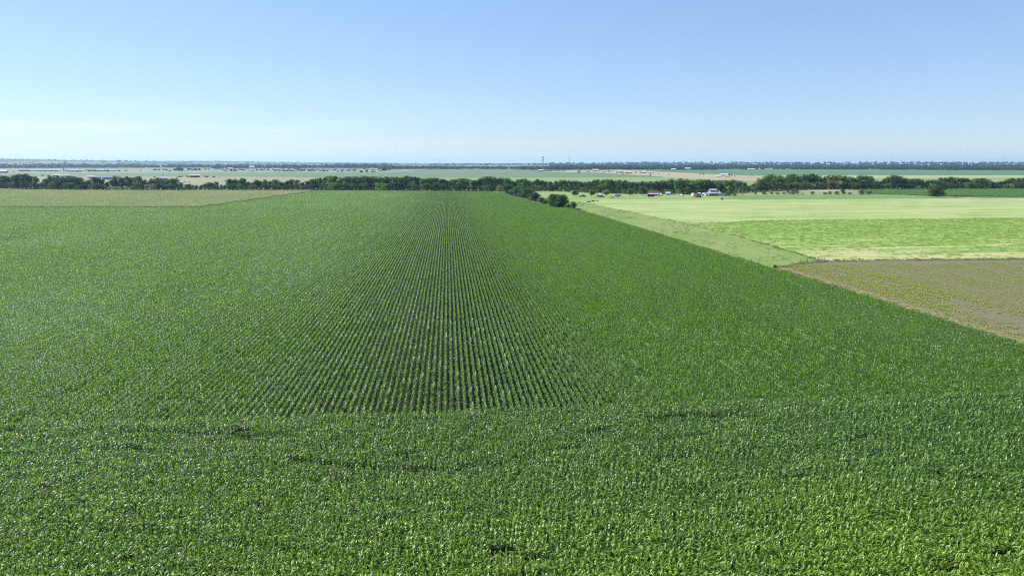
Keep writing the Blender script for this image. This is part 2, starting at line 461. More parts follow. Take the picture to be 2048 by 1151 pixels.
def grn_mat():
    """bright regrowth with straw windrows left on its near side and along its edge"""
    m, t, b = new_mat('green_regrowth')
    p = t.pos((1, 1, 1), -YAW); sp = t.n('ShaderNodeSeparateXYZ'); t.l(p, sp.inputs[0])
    nearness = t.math('SUBTRACT', 1.0, t.ramp(sp.outputs[1], 196, 262))
    st = t.noise(t.pos((0.16, 1.3, 1), -YAW), 0.15, 5, 0.66)
    thr = t.math('ADD', st, t.math('MULTIPLY', nearness, 0.17))
    mask = t.ramp(thr, 0.56, 0.70)
    c = t.mix(t.ramp(t.noise(p, 0.03, 4), 0.35, 0.65), (0.138, 0.228, 0.046), (0.182, 0.268, 0.066))
    c = t.mix(t.ramp(t.noise(t.pos((0.8, 1, 1), -YAW), 0.55, 3, 0.6), 0.57, 0.70), c, (0.075, 0.165, 0.025))
    c = t.mix(mask, c, t.mix(t.noise(t.pos(), 0.8, 3), (0.25, 0.25, 0.105), (0.40, 0.385, 0.21)))
    g = t.noise(t.pos(), 1.2, 4, 0.7)
    c = t.mix(1.0, c, t.mix(g, (0.8,) * 3, (1.2,) * 3), 'MULTIPLY')
    t.l(c, b.inputs['Base Color']); b.inputs['Roughness'].default_value = 0.9; b.inputs['Specular IOR Level'].default_value = 0.15
    bp = t.n('ShaderNodeBump', i_Strength=0.5, i_Distance=0.6); t.l(g, bp.inputs['Height']); t.l(bp.outputs[0], b.inputs['Normal'])
    return m
m_green = grn_mat()

sheet('grass_strip', [(1078, 400), (1160, 403), (1230, 417), (1330, 437), (1470, 470), (1560, 496), (1645, 521), (1600, 548), (1530, 540), (1330, 478), (1150, 424)], 0.00, m_strip,
      'dull mown grass strip between the corn edge and the hay field')
sheet('lawn', [(1020, 380.5), (1110, 381), (1260, 386), (1480, 388), (1480, 400), (1210, 400), (1160, 404), (1078, 401), (1040, 391)], 0.01, m_lawn, 'green lawn around the farmhouse yard')
sheet('hay_field', [(1160, 403), (1210, 399), (1480, 399), (1900, 396.5), (2400, 395), (2700, 440), (2048, 436.5), (1500, 441.5), (1370, 447), (1230, 417)], 0.02, m_hay, 'pale cut hay field striped with straw')
sheet('green_field', [(1370, 447), (1500, 441.5), (2048, 436.5), (2700, 430), (2700, 516), (2048, 517.5), (1645, 521), (1560, 496), (1470, 470)], 0.03, m_green, 'bright green regrowth streaked with straw near the dirt field')
sheet('bare_field', [(1552, 534), (1645, 521.5), (2048, 518), (2800, 516), (3000, 760), (2600, 900), (2048, 700), (1800, 622)], 0.01, m_dirt, 'grey brown bare field with sparse young plants')
def edge_strip(o0, o1):
    a = [G(*p) for p in ((1552, 536), (1800, 612), (2048, 690), (2500, 838))]
    d = (a[-1] - a[0]).normalized(); nrm = Vector((d.y, -d.x, 0))
    if nrm.x < 0: nrm = -nrm
    return [p + nrm * o0 for p in a] + [p + nrm * o1 for p in reversed(a)], d, nrm, a[0]
es, ED, EN, E0 = edge_strip(-0.8, 3.0)
sheet('dirt_track', es, 0.03, m_dtrack, 'pinkish dirt track along the corn edge')
sheet('green_strip', [(1440, 397), (1480, 391), (1740, 387.5), (1800, 390), (1925, 395.6), (1800, 397), (1500, 399)], 0.04, m_strip2, 'saturated green grass strip before the shrub row')
sheet('meadow', [(1470, 391.5), (1470, 386), (1560, 379.5), (1720, 377.5), (1745, 387.5)], 0.02, m_meadow, 'rough tan green meadow around the shrub row')
sheet('gravel_path', [(1578, 378), (1600, 379), (1640, 380.2), (1700, 379.2), (1700, 380.6), (1640, 382.2), (1600, 380.4), (1576, 378.8)], 0.05, m_track, 'pale gravel path curving out of the trees', 'path')
sheet('pale_track', [(1740, 387.4), (1800, 389.4), (1900, 394), (1960, 396), (2100, 400), (2400, 410), (2400, 412), (2100, 402.5), (1960, 397.3), (1900, 395), (1800, 390.2)], 0.06, m_track, 'pale farm track beside the soy field', 'track')
m_soysoil = m_soil
soy_poly = [(p.x, p.y) for p in [G(1710, 378.6), G(2500, 376.5), G(2500, 393), G(2048, 393), (G(1860, 391.5)), G(1745, 387)]]
sheet('soy_soil', [Vector((a, b, 0)) for a, b in soy_poly], 0.03, m_soil, 'soil under the low green crop', 'soil')

m_g1 = field_mat('far_green', (0.082, 0.138, 0.072), (0.098, 0.150, 0.078), 0.006, (0.2, 1), YAW, grain=0.12, gsc=0.05, bump=0)
m_g2 = field_mat('far_light_green', (0.135, 0.20, 0.082), (0.155, 0.21, 0.09), 0.006, (0.2, 1), YAW, grain=0.12, gsc=0.05, bump=0)
m_g3 = field_mat('far_deep_green', (0.060, 0.125, 0.058), (0.075, 0.138, 0.062), 0.006, (0.2, 1), YAW, grain=0.12, gsc=0.05, bump=0)
m_tan = field_mat('far_tan', (0.27, 0.235, 0.165), (0.19, 0.195, 0.105), 0.010, (0.25, 1), YAW, third=(0.34, 0.30, 0.23), grain=0.15, gsc=0.06, bump=0)
m_brown = field_mat('far_brown', (0.150, 0.180, 0.095), (0.185, 0.175, 0.11), 0.012, (0.15, 1), YAW, third=(0.27, 0.25, 0.16), grain=0.15, gsc=0.06, bump=0)
m_dun = field_mat('far_dun', (0.120, 0.160, 0.085), (0.165, 0.175, 0.105), 0.008, (0.2, 1), YAW, third=(0.27, 0.245, 0.19), grain=0.15, gsc=0.05, bump=0)
m_pale = field_mat('far_pale', (0.22, 0.245, 0.115), (0.25, 0.26, 0.135), 0.008, (0.2, 1), YAW, grain=0.1, gsc=0.05, bump=0)
sheet('far_field_center', [(730, 360), (770, 350), (800, 344), (880, 338.6), (1010, 338.6), (1080, 343.5), (1200, 345.6), (1290, 351), (1330, 354), (860, 356), (860, 360)], 0.0, m_g1, 'large grey green field in the middle beyond the creek trees')
sheet('far_strip_center', [(860, 355.4), (1330, 354.2), (1420, 358), (1440, 372), (700, 372), (730, 358)], 0.12, m_g2, 'lighter green strip behind the creek trees')
sheet('far_tan_lots', [(1080, 343.8), (1140, 341), (1250, 340), (1330, 344), (1380, 346), (1500, 351.6), (1545, 356), (1510, 362), (1420, 360), (1330, 354.2), (1290, 351), (1200, 345.6)], 0.2, m_tan, 'tan bare lots with new houses')
sheet('far_field_right', [(1240, 340), (1380, 338.8), (2500, 338.2), (2500, 351), (2048, 351.3), (1620, 350.8), (1500, 351.6), (1380, 346), (1330, 344)], 0.1, m_g3, 'deep green field beyond the trees on the right')
sheet('far_strip_right', [(1500, 351.6), (1620, 350.8), (2500, 351.2), (2500, 355), (1900, 356.5), (1540, 357.5)], 0.3, m_pale, 'pale straw strip behind the right creek trees')
sheet('far_field_behind', [(1440, 362), (1540, 357), (2500, 354.5), (2500, 374), (1440, 374)], 0.05, m_g2, 'green field just behind the right creek trees')
sheet('far_field_left', [(-500, 345.2), (120, 346.5), (640, 344.5), (800, 343.6), (770, 350), (730, 358), (560, 353.6), (300, 353.5), (-500, 352.5)], 0.05, m_g1, 'grey green field between the two rows of farm buildings')
sheet('far_yards_left', [(-500, 336.5), (300, 337), (640, 339), (860, 339), (800, 344), (640, 344.7), (120, 346.6), (-500, 345.4)], 0.1, m_dun, 'dun yards around the farther row of farm buildings')
sheet('far_brown_field', [(-500, 352.4), (300, 353.4), (560, 353.5), (740, 358), (700, 374), (-500, 374)], 0.15, m_brown, 'brown and straw field just behind the left creek trees')

# ------------------------------------------------------------------ low crops and weeds on the right
def tuft_mesh(seed, mat, n, size, spread, h):
    rr = random.Random(seed); mb = MB()
    for k in range(n):
        x, y = rr.uniform(-spread, spread), rr.uniform(-spread, spread)
        tint = rr.random()
        for q in range(7):
            blade(mb, (x, y, 0), rr.uniform(0, 6.28), size * rr.uniform(.6, 1.2), rad(rr.uniform(35, 80)), rad(60), size * 0.28, min(1, max(0, tint + rr.gauss(0, .2))), 3)
    return mb.mesh('tuft', mat)
m_weed = leaf_mat('young_plant', (0.20, 0.27, 0.045), (0.34, 0.40, 0.09), (0.40, 0.50, 0.07), 0.35, 0.5, spec=0.3)
m_regr = leaf_mat('regrowth_leaf', (0.18, 0.30, 0.052), (0.29, 0.40, 0.085), (0.32, 0.50, 0.07), 0.40, 0.5, spec=0.3)
m_soyl = leaf_mat('soy_leaf', (0.075, 0.165, 0.036), (0.14, 0.245, 0.060), (0.10, 0.28, 0.03), 0.3, 0.45, spec=0.4)
WEED = [tuft_mesh(400 + i, m_weed, 5, 0.30, 0.35, 0) for i in range(5)]
REGR = [tuft_mesh(420 + i, m_regr, 16, 0.38, 1.1, 0) for i in range(4)]
SOY = [tuft_mesh(440 + i, m_soyl, 60, 0.75, 1.9, 0) for i in range(4)]
m_verge = leaf_mat('verge_leaf', (0.14, 0.205, 0.050), (0.27, 0.285, 0.115), (0.28, 0.34, 0.08), 0.4, 0.6, spec=0.2)
VERGE = [tuft_mesh(460 + i, m_verge, 9, 0.34, 0.7, 0) for i in range(4)]
def lay_low():
    rr = random.Random(9)
    dirt = [(p.x, p.y) for p in [G(1560, 535), G(1645, 522), G(2048, 518), G(2800, 516), G(3000, 760), G(2600, 900), G(2048, 694), G(1800, 616)]]
    pts = []
    # rows parallel to the corn edge: thick near the track, thin farther out
    off = 0.4
    while off < 110:
        s = -5.0
        while s < 200:
            s += rr.uniform(0.3, 0.55)
            p = E0 + ED * s * (1 if ED.y < 0 else -1) + EN * (off + rr.gauss(0, .10))
            clump = math.sin(p.x * .13 + off * .3) + math.sin(p.y * .09 + 1.7) + math.sin(p.x * 0.031 - p.y * 0.047)
            if 6 < off < 21: dens = 0.62 + 0.25 * clump
            elif off < 3.2: dens = 0.16 if 0.9 < off % 2.2 < 1.9 else 0.42
            elif off < 6: dens = 0.4
            else: dens = max(0.45, 0.72 + 0.16 * clump)
            if int(off / 1.0) % 13 == 3 and off > 12: dens *= 0.12
            if rr.random() > dens: continue
            if inside(dirt, p.x, p.y) and in_view(p.x, p.y, 6):
                pts.append((p.x, p.y, 0.01, rr.uniform(0, 6.28), rr.uniform(0.6, 1.1) * (1.0 if off < 21 else 0.70), rr.randrange(5)))
        off += 1.0
    scatter('young_plants', pts, WEED, 'yellow green young plants in sparse rows on the bare field', 'plants')
    n1 = len(pts)
    soy = []
    y = 500.0
    while y < 790:
        x = 200.0
        while x < 680:
            if inside(soy_poly, x, y) and in_view(x, y, 10):
                soy.append((x + rr.uniform(-.5, .5), y + rr.uniform(-.5, .5), 0.02, rr.uniform(0, 6.28), rr.uniform(0.85, 1.15), rr.randrange(4)))
            x += 3.4
        y += 3.4
    scatter('soy_crop', soy, SOY, 'low dense green crop behind the lone round tree', 'crop')
    grn = [(p.x, p.y) for p in [G(1372, 446), G(1500, 441.5), G(2048, 436.5), G(2500, 433), G(2500, 516), G(2048, 515), G(1655, 517), G(1562, 494), G(1470, 468)]]
    rg = []
    for k in range(15000):
        x, y = rr.uniform(60, 330), rr.uniform(170, 360)
        if not (inside(grn, x, y) and in_view(x, y, 8)): continue
        yd = x * math.sin(-YAW) + y * math.cos(YAW)
        cl = math.sin(x * .11) * math.sin(y * .23 + x * .02) + 0.4 * math.sin(x * .37 + y * .51)
        if cl + (yd - 232) / 45 < rr.uniform(-1.3, 0.9): continue
        rg.append((x, y, 0.02, rr.uniform(0, 6.28), rr.uniform(0.35, 0.8), rr.randrange(4)))
    scatter('meadow_grass', rg, REGR, 'bright green leafy regrowth over the middle field', 'grass')
    strip = [(p.x, p.y) for p in [G(1090, 402), G(1160, 404), G(1230, 418), G(1330, 438), G(1470, 471), G(1560, 497), G(1640, 521), G(1560, 535), G(1530, 538), G(1330, 478), G(1150, 422)]]
    vg = []
    for k in range(16000):
        x, y = rr.uniform(20, 190), rr.uniform(170, 520)
        if not inside(strip, x, y): continue
        cl = math.sin(x * .17 + y * .05) * math.sin(y * .11) + 0.5 * math.sin(x * .41 - y * .23)
        if cl < rr.uniform(-0.7, 1.0): continue
        vg.append((x, y, 0.0, rr.uniform(0, 6.28), rr.uniform(0.35, 0.75), rr.randrange(4)))
    # ragged weeds along the borders of the fields
    for a, b, n, wd in ((( 1160, 403.5), (1330, 437.5), 50, .9), ((1330, 437.5), (1470, 470.5), 60, .9), ((1470, 470.5), (1645, 521), 90, .9), ((1645, 521), (2150, 517), 200, 1.3), ((1552, 535), (1645, 521), 60, 1.0),
                        ((1556, 538), (1800, 614), 260, .8), ((1800, 614), (2150, 722), 200, .8), ((1500, 441.5), (2048, 436.5), 120, 1.2), ((1480, 399.2), (1900, 396.6), 60, 1.2), ((1745, 388), (1860, 392.5), 120, 1.0), ((1860, 392.5), (2100, 393.6), 150, 1.0)):
        p, q = G(*a), G(*b)
        for k in range(n):
            f = rr.random(); c = p.lerp(q, f)
            vg.append((c.x + rr.gauss(0, wd * .6), c.y + rr.gauss(0, wd), 0.0, rr.uniform(0, 6.28), rr.uniform(0.5, 1.3), rr.randrange(4)))
    scatter('verge_grass', vg, VERGE, 'dull olive grass and weeds on the strip and along field borders', 'grass')
    return n1, len(soy), len(rg), len(vg)
print('low', lay_low())
# ------------------------------------------------------------------ trees
def clump(mb, rr, c, r, n, size, flat=0.85):
    """leaf faces spread through one limb's ball of foliage"""
    tn = rr.random()
    for k in range(n):
        while True:
            d = Vector((rr.uniform(-1, 1), rr.uniform(-1, 1), rr.uniform(-1, 1)))
            if 0.05 < d.length < 1: break
        d = d.normalized() * (d.length ** 0.45)
        p = Vector(c) + Vector((d.x * r, d.y * r, d.z * r * flat))
        nr = (d.normalized() + Vector((rr.gauss(0, .55), rr.gauss(0, .55), rr.gauss(0, .55) + 0.25))).normalized()
        u = nr.orthogonal().normalized(); v = nr.cross(u); a = rr.uniform(0, 6.28)
        u, v = u * math.cos(a) + v * math.sin(a), v * math.cos(a) - u * math.sin(a)
        s = size * rr.uniform(0.6, 1.35)
        mb.quad((p - u * s, p - v * s * 0.55, p + u * s, p + v * s * 0.55), min(1, max(0, tn + rr.gauss(0, 0.18))))

LEAFM = leaf_mat('tree_leaf', (1, 1, 1), (1, 1, 1), (1, 1, 1), 0.25, 0.6, spec=0.12, obj_color=True)
BARK = paint('bark', (0.12, 0.095, 0.07), 0.9, 0.3, 3)
PALEBARK = paint('dead_wood', (0.36, 0.30, 0.23), 0.9, 0.2, 3)
def crown_mesh(seed, wid, low, lobes, dens=40, size=0.050, top=1.0):
    """unit-height crown, width wid, starting at height low"""
    rr = random.Random(seed); mb = MB(); zc = (low + 1) / 2; hz = (1 - low) / 2
    for k in range(lobes):
        a = rr.uniform(0, 6.28); f = (k + 0.5) / lobes
        z = low + (1 - low) * (0.10 + 0.80 * f ** 0.9)
        w_ = math.sqrt(max(0.05, 1 - ((z - zc) / hz * 0.92) ** 2)) * wid / 2
        rad_ = rr.uniform(0.55, 1.0) * w_ if k % 3 else rr.uniform(0.0, 0.4) * w_
        r = rr.uniform(0.11, 0.19) * (0.8 + 0.4 * wid)
        z = min(z, 1.0 - r * 0.8)
        clump(mb, rr, (math.cos(a) * rad_ * 0.8, math.sin(a) * rad_ * 0.8, z), r, dens, size)
    return mb.mesh('crown', LEAFM)
def trunk_mesh(seed, low, bark=None):
    rr = random.Random(seed); mb = MB()
    mb.tube((0, 0, -0.01), (0.01, 0, 0.22), 0.030, 0.022, 7, False); mb.tube((0.01, 0, 0.22), (0.02, 0.01, 0.55), 0.022, 0.012, 6, False)
    for k in range(6):
        a = rr.uniform(0, 6.28); z0 = rr.uniform(0.18, 0.5); l = rr.uniform(0.15, 0.3)
        mb.tube((0.01, 0, z0), (math.cos(a) * l, math.sin(a) * l, z0 + l * rr.uniform(0.7, 1.2)), 0.011, 0.004, 5, False)
    return mb.mesh('trunk', bark or BARK)
TALL = [crown_mesh(500 + i, w_, lo, n) for i, (w_, lo, n) in enumerate([(0.75, 0.10, 26), (0.85, 0.12, 28), (0.65, 0.10, 24), (0.95, 0.14, 30), (0.8, 0.08, 26), (0.7, 0.16, 22), (1.0, 0.12, 30), (0.9, 0.10, 28)])]
SHR = [crown_mesh(540 + i, w_, 0.0, n, 34, 0.060) for i, (w_, n) in enumerate([(1.3, 22), (1.6, 24), (1.1, 18), (1.9, 26), (1.4, 20)])]
FINE = [crown_mesh(560 + i, w_, lo, n, 110, 0.034) for i, (w_, lo, n) in enumerate([(1.15, 0.02, 46), (1.3, 0.02, 50), (1.0, 0.02, 40)])]
AIRY = [crown_mesh(580 + i, 1.0, 0.26, 34, 42, 0.055) for i in range(3)]
TRUNKS = [trunk_mesh(600 + i, 0.1) for i in range(3)]

TONES = {'dark': (0.034, 0.060, 0.015), 'deep green': (0.046, 0.088, 0.018), 'mid green': (0.078, 0.132, 0.026), 'olive': (0.120, 0.155, 0.034),
         'yellow green': (0.150, 0.190, 0.035), 'grey green': (0.075, 0.090, 0.050), 'grey': (0.17, 0.16, 0.13)}
def tone(c, rr, j=0.22):
    k = math.exp(rr.gauss(0, j)); return tuple(x * k * math.exp(rr.gauss(0, j * .4)) for x in TONES[c]) + (1,)
def tree(name, p, h, wid, protos, col, label, cat, group, rr, trunk=True, foliage='crown', woods=None):
    o = thing(name, label, cat, p, rr.uniform(0, 6.28), group)
    c = part(foliage, rr.choice(protos), o, scale=(h * wid, h * wid, h)); c.color = col
    if trunk: part('trunk' if foliage == 'crown' else 'stem', rr.choice(woods or TRUNKS), o, scale=(h, h, h))
    return o

TOPS = [(-120, 350), (0, 350), (22, 352), (32, 348), (44, 346), (54, 349), (70, 352), (76, 365), (83, 364), (92, 356), (105, 350), (118, 353), (125, 351), (148, 352), (153, 361), (157, 353), (162, 358), (170, 362), (180, 356),
        (190, 352.5), (203, 358), (210, 363), (220, 358), (230, 350.5), (240, 354), (250, 351.5), (263, 353), (278, 351), (285, 360), (297, 360), (306, 355), (318, 355), (328, 360), (338, 355), (350, 356), (358, 364), (368, 367), (380, 368), (395, 369),
        (404, 369), (412, 363), (420, 366), (433, 361), (440, 368), (447, 370), (452, 358), (470, 357), (476, 362), (482, 355), (490, 362), (500, 366), (510, 359), (518, 362), (525, 356.5), (540, 361), (546, 367), (550, 358), (558, 363), (566, 366), (577, 358),
        (592, 357), (605, 364), (613, 361), (628, 354), (645, 355), (658, 350), (668, 350.5), (680, 353), (700, 352), (714, 351), (735, 352.5), (755, 352), (775, 352), (800, 354), (810, 351.5), (835, 353), (845, 357), (857, 355), (875, 354.5),
        (892, 360), (912, 356), (930, 355), (950, 359.5), (965, 356), (978, 350), (990, 355), (1010, 355), (1020, 355.5), (1030, 361), (1048, 356), (1065, 362), (1076, 358), (1090, 361), (1110, 361), (1125, 359), (1143, 359), (1165, 363), (1193, 358), (1215, 357),
        (1240, 359.5), (1262, 362), (1285, 362), (1315, 362), (1345, 357), (1372, 356.5), (1390, 359), (1410, 358), (1435, 360), (1465, 358), (1488, 362), (1500, 369), (1512, 365), (1525, 353), (1537, 349), (1548, 346), (1560, 351), (1568, 352), (1585, 346.5),
        (1600, 349), (1625, 345.5), (1640, 352), (1650, 352), (1660, 350), (1680, 347), (1692, 352), (1706, 354), (1730, 348.5), (1745, 352), (1756, 361), (1768, 359), (1776, 355), (1794, 348), (1806, 355), (1825, 356), (1838, 355), (1850, 362), (1864, 356), (1874, 362), (1882, 357), (1890, 352.5),
        (1905, 353.5), (1925, 354.5), (1945, 358), (1962, 355), (1976, 357), (1988, 362), (2005, 362), (2018, 358), (2035, 354), (2060, 356), (2200, 356)]
BASE = [(-120, 374.5), (0, 376.5), (160, 380), (640, 380), (840, 382.2), (1000, 382.5), (1110, 382.8), (1250, 388), (1400, 389), (1480, 387), (1500, 385), (1580, 380), (1680, 379.3), (2048, 378), (2200, 378)]
SECT = [(-999, 'at the far left end of the creek tree line'), (78, 'in the creek line before the white roofed sheds'), (212, 'in the creek line before the long blue shed'), (285, 'in the creek line beside the grey leafless thicket'),
        (357, 'in the low stretch of creek trees below the open barn'), (447, 'in the gappy creek trees before the brown field'), (600, 'where the field boundary meets the creek trees'), (690, 'in the dense creek wood behind the corn'),
        (850, 'in the creek wood left of the bush spur'), (985, 'in the creek trees behind the bush spur'), (1120, 'in the creek trees behind the three lawn trees'), (1245, 'in the creek trees beside the red roofed barn'),
        (1335, 'in the creek trees left of the white farmhouse'), (1425, 'in the creek trees behind the white farmhouse'), (1503, 'in the tall olive grove above the meadow'), (1600, 'in the creek wood above the gravel path'),
        (1700, 'in the creek wood behind the shrub row'), (1760, 'in the creek trees left of the lone round tree'), (1858, 'in the creek trees behind the lone round tree'), (1950, 'at the far right end of the creek tree line')]
def section(px):
    s = SECT[0][1]
    for a, b in SECT:
        if px >= a: s = b
    return s
def tone_at(px, rr):
    if px < 330: return rr.choices(['dark', 'deep green', 'grey green'], [6, 3, 1])[0]
    if px < 620: return rr.choices(['dark', 'deep green', 'mid green'], [5, 4, 1])[0]
    if px < 985: return rr.choices(['dark', 'deep green', 'mid green', 'olive'], [4, 5, 2, 0.7])[0]
    if px < 1330: return rr.choices(['dark', 'deep green', 'mid green'], [3, 5, 2])[0]
    if px < 1500: return rr.choices(['deep green', 'mid green', 'olive'], [2, 4, 4])[0]
    if px < 1690: return rr.choices(['deep green', 'mid green', 'olive', 'yellow green'], [2.5, 3, 3.5, 0.6])[0]
    return rr.choices(['dark', 'deep green', 'mid green', 'olive'], [3, 4, 2, 1.5])[0]
def creek():
    rr = random.Random(21)
    px = -70.0
    while px < 2120:
        by, ty = lerp_list(BASE, px), lerp_list(TOPS, px)
        p0 = G(px, by); d0 = math.hypot(p0.x, p0.y)
        p = at(px, d0 + rr.uniform(8, 30))
        h = max(3.0, ztop(px, ty + rr.uniform(-0.3, 1.6), p))
        tn = tone_at(px, rr)
        big = 'tall' if by - ty > 24 else 'middling' if by - ty > 17 else 'short'
        tree('creek_tree', p, h, rr.uniform(0.85, 1.15) * (1.0 if h > 8 else 1.25), TALL, tone(tn, rr), '%s %s tree %s' % (big, tn, section(px)), 'tree', 'creek trees: %s %s %s' % (big, tn, section(px)), rr)
        px += rr.uniform(7.5, 11.0) * (1.0 if h > 8 else 0.9)
    # a lower, nearer rank of bushes closes the foot of the line
    px = -65.0
    while px < 2110:
        by, ty = lerp_list(BASE, px), lerp_list(TOPS, px)
        p0 = G(px, by); d0 = math.hypot(p0.x, p0.y)
        p = at(px, d0 + rr.uniform(-1, 7))
        full = max(4.5, ztop(px, ty, p)); h = min(full * rr.uniform(0.40, 0.66), 8.5)
        if 1225 < px < 1500: h = min(h, 4.5)
        tn = 'grey' if 200 < px < 262 and rr.random() < .6 or 284 < px < 300 else tone_at(px, rr)
        if tn == 'grey': h = min(h, 4.0) if px < 270 else h
        tree('creek_bush', p, h, rr.uniform(0.9, 1.15), SHR, tone(tn, rr), ('%s low bush %s' % (tn, section(px))), 'bush', 'creek bushes: %s %s' % (tn, section(px)), rr, True, 'foliage')
        px += rr.uniform(6.6, 9.6)
creek()

rr2 = random.Random(33)
def lone(name, px, by, h_px, w_px, tn, protos, label, cat='tree', foliage='crown', group=None, z=0.0, woods=None):
    p = G(px, by, z); p.z = z; d = math.hypot(p.x, p.y); h = ztop(px, by - h_px, p)
    if name.startswith('spur'): w_px *= 1.16
    pr = rr2.choice(protos); ext = max(v.co.x for v in pr.vertices) - min(v.co.x for v in pr.vertices)
    wm = w_px * d / F * 1.03
    o = thing(name, label, cat, p, rr2.uniform(0, 6.28), group)
    c = part(foliage, pr, o, scale=(wm / ext, wm / ext, h / max(v.co.z for v in pr.vertices))); c.color = tone(tn, rr2, 0.08)
    part('trunk' if foliage == 'crown' else 'stem', rr2.choice(woods or TRUNKS), o, scale=(h, h, h))
    return o
# the bush spur at the corn's far right corner
lone('spur_bush', 999, 385, 16, 14, 'yellow green', SHR, 'yellow green bush at the corner where spur and creek trees meet', 'bush', 'foliage')
lone('spur_bush', 1014, 386.5, 19, 22, 'mid green', FINE, 'dark green bush right beside the yellow green corner bush', 'bush', 'foliage')
lone('spur_tree', 1034, 392, 19, 28, 'deep green', FINE, 'wide dark tree at the middle of the bush spur, over a pale gap', 'tree')
lone('spur_tree', 1055, 396, 21, 34, 'deep green', FINE, 'broad dark tree in the bush spur beside the corn edge', 'tree')
lone('spur_bush', 1072, 402, 18, 18, 'dark', FINE, 'dark bush with a pale dead side in the spur', 'bush', 'foliage')
lone('spur_bush', 1083, 405, 11, 17, 'grey green', FINE, 'low grey green bush left of the largest spur tree', 'bush', 'foliage')
lone('spur_tree', 1106, 414, 27, 30, 'deep green', FINE, 'largest round dark tree of the spur, left of its twin', 'tree')
lone('spur_tree', 1125, 416, 28, 26, 'deep green', FINE, 'dark round tree at the spur end with shadow to its right', 'tree')
lone('spur_bush', 1147, 417.5, 15, 15, 'mid green', FINE, 'small green bush standing alone past the spur end', 'bush', 'foliage')
lone('spur_bush', 1158, 422, 6, 9, 'dark', SHR, 'tiny dark bush on the corn corner past the spur', 'bush', 'foliage')
lone('spur_bush', 1550, 535.5, 6.5, 7, 'mid green', FINE, 'small dark bush at the corn edge by the dirt track start', 'bush', 'foliage')
for px, by, h, w_, lb in ((1023, 390.5, 12, 16, 'lowest green bush between the corner bushes and the wide spur tree'), (1044, 395, 12, 17, 'green bush filling the gap between the two wide spur trees'),
                          (1062, 400, 14, 18, 'green bush at the right foot of the broad spur tree'), (1091, 410, 11, 14, 'low green bush at the left foot of the largest spur tree'), (1115, 416.5, 14, 20, 'low green bush between the two round trees at the spur end'), (1137, 417, 9, 10, 'low green bush at the right foot of the last round spur tree')):
    lone('spur_bush', px, by, h, w_, 'deep green', FINE, lb, 'bush', 'foliage')
def dead_bush(px, by, h_px, w_px, label):
    """leafless pale twigs: a fan of thin branches"""
    p = G(px, by); d = math.hypot(p.x, p.y); h = ztop(px, by - h_px, p); w_ = w_px * d / F / 2
    mb = MB()
    for k in range(70):
        a = rr2.uniform(0, 6.28); r = w_ * rr2.uniform(0, 1); z = h * rr2.uniform(0.55, 1.0) * math.sqrt(max(0.1, 1 - (r / w_) ** 2 * .7))
        q = Vector((math.cos(a) * r * .5, math.sin(a) * r * .5, z * .55)); mb.tube((0, 0, 0), q, 0.06, 0.04, 4, False)
        for j in range(3):
            mb.tube(q, (math.cos(a) * r + rr2.gauss(0, .3), math.sin(a) * r + rr2.gauss(0, .3), z + rr2.gauss(0, .2)), 0.05, 0.03, 4, False)
    o = mb.obj('dead_bush', PALEBARK); o.location = p
    return tag(o, label, 'bush')
dead_bush(1030, 394, 8, 9, 'pale leafless bush under the wide spur tree, leftmost bare one')
dead_bush(1045.5, 396, 8, 4, 'thin pale leafless bush between the two wide spur trees')
dead_bush(1061, 402, 10, 11, 'largest pale leafless bush before the spur, beside the corn')
# lawn trees and yard trees
lone('lawn_tree', 1150, 393.5, 13.5, 15, 'mid green', AIRY, 'small lawn tree left of the dark pickup', group='lawn trees')
lone('lawn_tree', 1183, 393.5, 15, 15, 'olive', AIRY, 'small olive lawn tree between the pickup and the pale shed', group='lawn trees')
lone('lawn_tree', 1212, 392.5, 13.5, 17, 'yellow green', AIRY, 'brightest yellow green lawn tree right of the pale shed', group='lawn trees')
lone('lawn_tree', 1260, 392, 17, 14, 'olive', TALL, 'slim olive tree between the grey trailer and the round yard tree', group='lawn trees')
lone('lawn_tree', 1284, 391.5, 20, 20, 'grey green', TALL, 'round grey green yard tree just left of the red roofed barn', group='lawn trees')
lone('lawn_tree', 1321, 385, 12, 10, 'yellow green', TALL, 'yellow green tree at the right end of the red roofed barn', group='lawn trees')
lone('lawn_tree', 1374, 389, 16, 14, 'mid green', TALL, 'mid green tree behind the white trailer and orange tractor', group='lawn trees')
lone('lawn_tree', 1344, 386, 19, 18, 'mid green', TALL, 'mid green yard tree left of the white car', group='lawn trees')
lone('lawn_tree', 1458, 390, 17, 14, 'mid green', TALL, 'mid green tree just right of the white farmhouse', group='lawn trees')
for px, by, h, w_, lb in ((1459, 392, 7, 13, 'dark green bush beside the green tractor'), (1470, 391.5, 5, 10, 'low dark bush right of the green tractor, before the meadow')):
    lone('yard_bush', px, by, h, w_, 'deep green', SHR, lb, 'bush', 'foliage')
